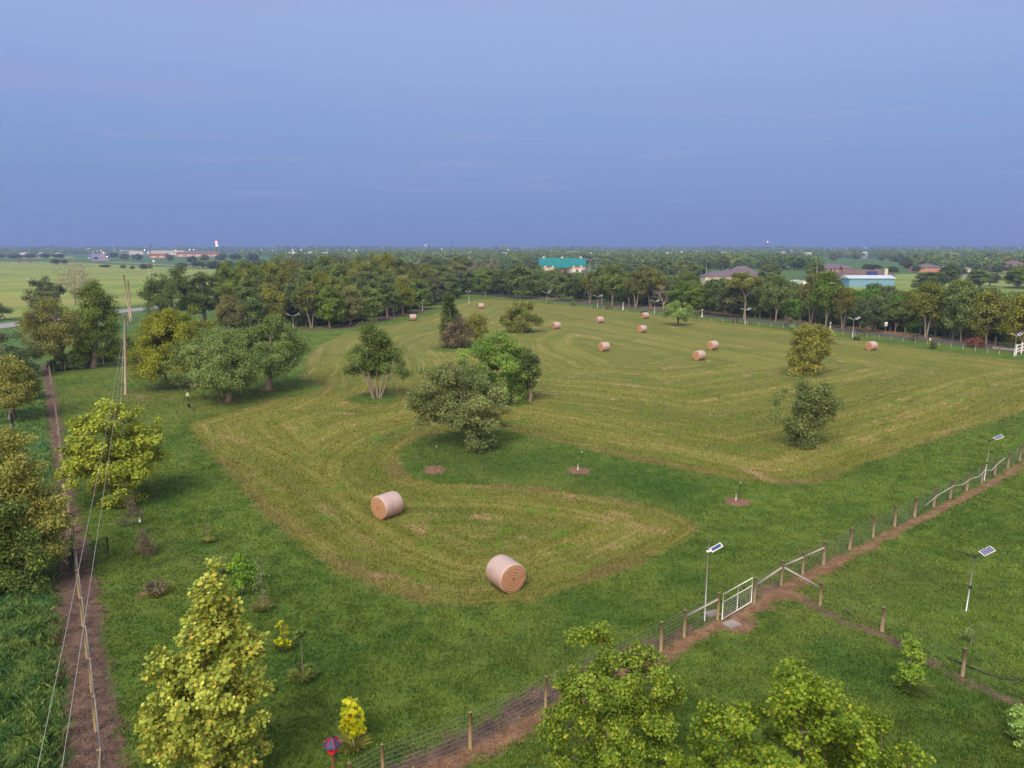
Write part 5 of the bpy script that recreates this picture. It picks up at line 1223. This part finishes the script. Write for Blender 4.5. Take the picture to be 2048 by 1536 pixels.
# commercial strip far away
ORG = emis('lit_orange_fascia', (1, .35, .1), .25); ORW = emis('lit_shopfront', (1, .75, .5), .5); YLW = emis('lit_yellow_fascia', (1, .75, .1), .8)
def shop(px, base, x0, x1, ytop, label, wm, lit=None, dep=20, name='shop_building', band=.3):
    g = G(px, base); m = mpp(g); w = (x1 - x0) * m; cx = ((x0 + x1) / 2 - px) * m; h = zat(g.y, ytop)
    e = empty(name, g, label, 'building')
    MB().box((cx, dep / 2, h / 2), (w, dep, h)).build('wall', wm, e)
    MB().box((cx, dep / 2, h + .25), (w + .6, dep + .6, .5)).build('roof', GREYB, e)
    if lit: MB().box((cx, -.25, h * (1 - band / 2)), (w * .98, .4, h * band)).build('lit_fascia', lit, e)
    for k_ in range(max(2, int(w / 14))): MB().box((cx - w / 2 + w * (k_ + .5) / max(2, int(w / 14)), -.06, h * .3), (w / max(2, int(w / 14)) * .55, .1, h * .4)).build('window', ORW if lit else GLASS, e)
shop(316, 516, 300, 331, 507.5, 'filling station canopy glowing orange', BRICK, ORG, 12, 'filling_station', .5)
shop(395, 514, 353, 440, 504.5, 'long shop building with an orange lit edge', PINK, ORG, 30, band=.3)
shop(330, 510, 302, 368, 501.5, 'long white lit warehouse behind the filling station', WHITE, ORW, 30, band=.5)
shop(273, 509, 258, 286, 502, 'low white lit shop near the highway', WHITE, ORW, 20)
shop(250, 507, 240, 268, 500, 'pale blue-grey building near the thin mast', GREYB, None, 20)
shop(576, 508, 560, 592, 502.5, 'pink lit building above the wood', PINK, ORW, 20)
shop(752, 509, 742, 766, 502.5, 'pink flat building just left of the tallest crown', PINK, None, 20)
shop(798, 509, 782, 808, 503, 'cream lit building past the tallest crown', CREAM, ORW, 20); shop(825, 510, 808, 842, 504.5, 'pink long building below the water tower', PINK, None, 20)
shop(690, 507, 676, 704, 501, 'white building with lamps in the far town', WHITE, ORW, 20); shop(670, 505, 662, 682, 500, 'blue-walled building in the far town', simple('blue_wall', (.2, .35, .6), None, .3), None, 20)
shop(822, 545, 811, 833, 528, 'yellow lit eating house half hidden by the wood', simple('yellow_wall', (.6, .42, .1), (.5, .35, .08), 1), YLW, 10, band=.25)
shop(1073, 510, 1047, 1092, 506.5, 'long white shed roof beyond the teal barn', WHITE, None, 20); shop(1102, 513, 1090, 1106, 509, 'small white building behind the teal barn', WHITE, None, 10)
shop(1228, 499.5, 1210, 1250, 495.5, 'orange building on the skyline', PINK, None, 60); shop(1395, 509, 1385, 1406, 503, 'wide peach-coloured far building', PINK, ORW, 20)
shop(1270, 507, 1250, 1300, 502, 'row of pink-grey far buildings', GREYB, None, 30); shop(1430, 506, 1420, 1436, 502.5, 'white far building beside the peach one', WHITE, None, 15)
shop(44, 504, 39, 50, 501, 'small white gabled barn alone on the far plain', WHITE, None, 15, 'far_barn'); shop(137, 506, 133, 141, 503.8, 'white truck-like shed on the far plain', WHITE, None, 6, 'far_shed')
for i, (px, D, hh, wpx) in enumerate([(590, 1150, 9, 10), (625, 1200, 9, 7), (655, 1100, 9, 9), (872, 1150, 8.5, 10), (925, 1000, 8, 8), (940, 1150, 9, 12), (968, 900, 8, 7), (1008, 1050, 9, 9), (1140, 1200, 9.5, 16), (1180, 1050, 9, 9), (1215, 900, 8.5, 10), (1305, 1200, 9.5, 16), (1335, 1000, 9, 10),
        (1355, 1150, 10, 12), (1440, 1100, 9.5, 12), (1480, 900, 8, 8), (1525, 700, 6.5, 11), (1560, 1100, 9.5, 8), (1610, 1000, 9, 9), (1720, 1100, 9.5, 10), (1800, 1200, 10, 9), (1895, 1000, 9, 7), (60, 1500, 6, 12), (95, 1500, 6, 9), (128, 1400, 6, 8), (218, 1250, 7, 8), (300, 1800, 8, 20)]):
    X_ = (px - 1024) / FPX * D; m_ = D / FPX; w_ = wpx * m_
    e = empty('far_building', (X_, D, 0), 'small pale building among trees of the far plain', 'building', 'small pale buildings of the far plain')
    MB().box((0, 6, hh * .4), (w_, 12, hh * .8)).build('wall', [CREAM, PINK, WHITE, GREYB][i % 4], e)
    MB().add(*shift(gable(w_, 12, hh * .8, hh, .5), (0, 6, .003))).build('roof', [WHITE, PALEM, GREYB][i % 3], e)
def far_pt(px, D): return Vector(((px - 1024) / FPX * (D * ct + CAM_H * st), D, 0))
# water towers
for px, D, yt, w, lb in [(852, 2600, 489, 6, 'white bulb water tower on the skyline'), (1383, 3600, 492, 6, 'small white water tower on the far skyline'), (1583, 1500, 501, 8, 'white water tank on a stem among far trees')]:
    g = far_pt(px, D); h = zat(D, yt); r_ = w / 2 * D / FPX
    e = empty('water_tower', g, lb, 'water tower'); b = MB()
    pr_ = [(0, .0), (.5, .08), (.85, .25), (1, .5), (.9, .75), (.55, .93), (.02, 1)]
    V = [(math.cos(2*math.pi*i/16) * r_ * q_[0], math.sin(2*math.pi*i/16) * r_ * q_[0], h - r_ * 1.6 + r_ * 1.6 * q_[1]) for q_ in pr_ for i in range(16)]
    b.add(V, [(j*16+i, j*16+(i+1) % 16, (j+1)*16+(i+1) % 16, (j+1)*16+i) for j in range(6) for i in range(16)], 0, True).build('tank', WHITE, e)
    MB().tube([(0, 0, 0), (0, 0, h - r_ * 1.5)], [r_ * .3, r_ * .2], 10).build('stem', WHITE, e)
    if px == 852:
        for i in range(4): a = math.pi / 4 + i * math.pi / 2; MB().tube([(math.cos(a) * r_ * 1.0, math.sin(a) * r_, 0), (math.cos(a) * r_ * .85, math.sin(a) * r_ * .85, h - r_)], r_ * .06, 6).build('leg', WHITE, e)
# masts
for px, D, yt, lb in [(230, 1700, 475, 'thin tall radio mast near the highway'), (904, 2200, 482, 'dark radio mast past the white water tower'), (1534, 3500, 485, 'flare stack with a small flame on the skyline'), (1472, 3500, 489, 'thin mast on the skyline past the peach building'), (1552, 3500, 489, 'thin mast beside the flare stack'), (302, 1500, 490, 'tall pole with a dark round head by the filling station')]:
    g = far_pt(px, D); h = zat(D, yt); e = empty('radio_mast', g, lb, 'mast'); r_ = D * .00022
    MB().tube([(0, 0, 0), (0, 0, h)], [r_ * 1.4, r_], 5).build('mast', BLACK if px != 230 else GALV, e)
    if px == 1534: MB().tube([(0, 0, h), (0, 0, h + 4), (0, 0, h + 7)], [1.2, 1.6, .2], 8).build('flame', emis('flame', (1, .6, .3), 6), e)
    if px == 302: MB().tube([(0, 0, h - 1.8), (0, 0, h), (0, 0, h + 1.2)], [1.2, 1.8, .8], 8).build('mast_head', BLACK, e)
# tall lit sign
D = 1150; g = far_pt(435, D); h = zat(D, 481)
e = empty('pylon_sign', g, 'tall red and white lit pylon sign above the shops', 'sign')
MB().tube([(0, 0, 0), (0, 0, h - 8)], .4, 8).build('pole', BLACK, e)
MB().box((0, 0, h - 3), (3.6, .8, 6), .3).build('upper_panel', emis('sign_red', (.9, .12, .08), 1.2), e); MB().box((0, -.5, h - 3.2), (2.0, .3, 4.6), .3).build('panel_face', emis('sign_cream', (1, .8, .6), 1.5), e)
MB().box((.3, 0, h - 7.6), (3.2, .8, 2.6), .3).build('lower_panel', MATS['sign_cream'], e)
# far street lamps
LAMPS = [(290, 1500, 500, 0), (380, 1400, 499.5, 0), (388, 1400, 499.5, 0), (352, 1450, 501, 0), (524, 1500, 500, 0), (545, 1500, 500.5, 0), (567, 1500, 500.5, 0), (586, 1450, 500, 0), (603, 1500, 499.5, 0), (698, 1400, 499.8, 0), (713, 1450, 501, 1), (884, 1700, 498, 1), (905, 1700, 499.5, 0), (963, 1500, 500.5, 0), (179, 2200, 497, 1), (174, 2200, 499, 0), (178, 2000, 502.5, 1), (1662, 2200, 497.8, 0), (1693, 2200, 497.8, 0), (1729, 2200, 495.5, 0), (2038, 2200, 496, 0), (1610, 1700, 501, 0), (1016, 1500, 500, 1),
         (938, 1300, 506, 0), (1012, 1300, 508, 0), (187, 1900, 503, 1), (196, 1800, 502, 1), (203, 1700, 501.5, 1), (207, 1500, 504.5, 1), (210, 1300, 508, 1), (214, 1150, 513, 1)]
for px, D, yt, warm_ in LAMPS:
    g = far_pt(px, D); h = zat(D, yt); e = empty('street_lamp', g, 'lit street lamp in the far town below the skyline', 'street lamp', 'lit lamps of the far town')
    MB().tube([(0, 0, 0), (0, 0, h)], .16, 5).build('pole', GALV, e)
    MB().tube([(0, 0, h - .5), (0, 0, h), (0, 0, h + .5)], [.5, .95, .5], 8).build('lamp_head', emis('lamp_warm', (1, .72, .38), 4) if warm_ else emis('lamp_white', (1, .93, .82), 4), e)
# road signs and a van
for px, by, tp, lb, mt in [(308, 532, 522, 'pale round sign by the access road', WHITE), (407, 535, 527, 'small pale sign by the access road', WHITE), (424, 536, 527, 'yellow road sign nearer the pale one', YLW), (447, 537, 525, 'yellow road sign farther along', YLW)]:
    g = G(px, by); h = zat(g.y, tp); e = empty('road_sign', g, lb, 'road sign')
    MB().tube([(0, 0, 0), (0, 0, h)], .1, 6).build('pole', GALV, e)
    MB().tube([(0, -.15, h), (0, -.25, h)], 1.0, 12).build('sign_plate', mt if mt is not YLW else simple('yellow_sign', (.75, .5, .03), None, 2), e)
def vehicle(px, by, label, mt, name, cat, L=5, Wv=2.2, H_=2, rz=0):
    g = G(px, by); e = empty(name, g, label, cat, rz=rz)
    V = [(-L/2, -Wv/2, .4), (L/2, -Wv/2, .4), (L/2, Wv/2, .4), (-L/2, Wv/2, .4), (-L/2, -Wv/2, H_*.55), (L/2, -Wv/2, H_*.5), (L/2, Wv/2, H_*.5), (-L/2, Wv/2, H_*.55), (-L*.42, -Wv*.42, H_), (L*.15, -Wv*.42, H_), (L*.15, Wv*.42, H_), (-L*.42, Wv*.42, H_)]
    MB().add(V, [(0, 3, 2, 1), (0, 1, 5, 4), (1, 2, 6, 5), (2, 3, 7, 6), (3, 0, 4, 7), (4, 5, 9, 8), (5, 6, 10, 9), (6, 7, 11, 10), (7, 4, 8, 11), (8, 9, 10, 11)]).build('body', mt, e)
    for sx in (-.3, .3):
        for sy in (-1, 1): MB().tube([(sx * L, sy * Wv * .5 - .1, .35), (sx * L, sy * Wv * .5 + .1, .35)], .35, 12).build('wheel', BLACK, e)
vehicle(191.5, 519, 'dark truck on the mauve highway', BLACK, 'truck', 'truck', 6, 3, 3.2, 1.6)
vehicle(400, 535, 'white car on the access road', WHITE, 'parked_car', 'car', 7, 2.4, 2.2, .1)
vehicle(180, 518, 'white car beside the mauve highway', WHITE, 'parked_car', 'car', 5, 2.2, 2, 1.2)
for i, (px, by) in enumerate([(1592, 571), (1600, 572), (1548, 568), (1612, 574)]):
    vehicle(px, by, ['white pickup parked past the white house', 'silver car in the yard past the white house', 'white trailer right beside the white house', 'pale car at the yard end'][i], [WHITE, GALV, WHITE, GALV][i], 'parked_car', 'car', 5.5, 2.2, 2.2, .4 * i)

# ------------------------------------------------------------------ haze
if HAZE:
    hm, N, out = new_mat('haze_air')
    pv = N.node('ShaderNodeVolumePrincipled'); pv.inputs['Color'].default_value = (.3, .45, .92, 1); pv.inputs['Density'].default_value = HAZE; pv.inputs['Anisotropy'].default_value = 0
    N.l.new(pv.outputs[0], out.inputs['Volume'])
    b = MB(); b.box((0, 4000, 42.5), (15000, 9600, 87)); b.v = [(v[0], v[1], -1 if v[2] < 20 else 80) for v in b.v]
    o = b.build('haze', hm); tag(o, 'thin blue evening haze over the plain', 'haze', kind='stuff')
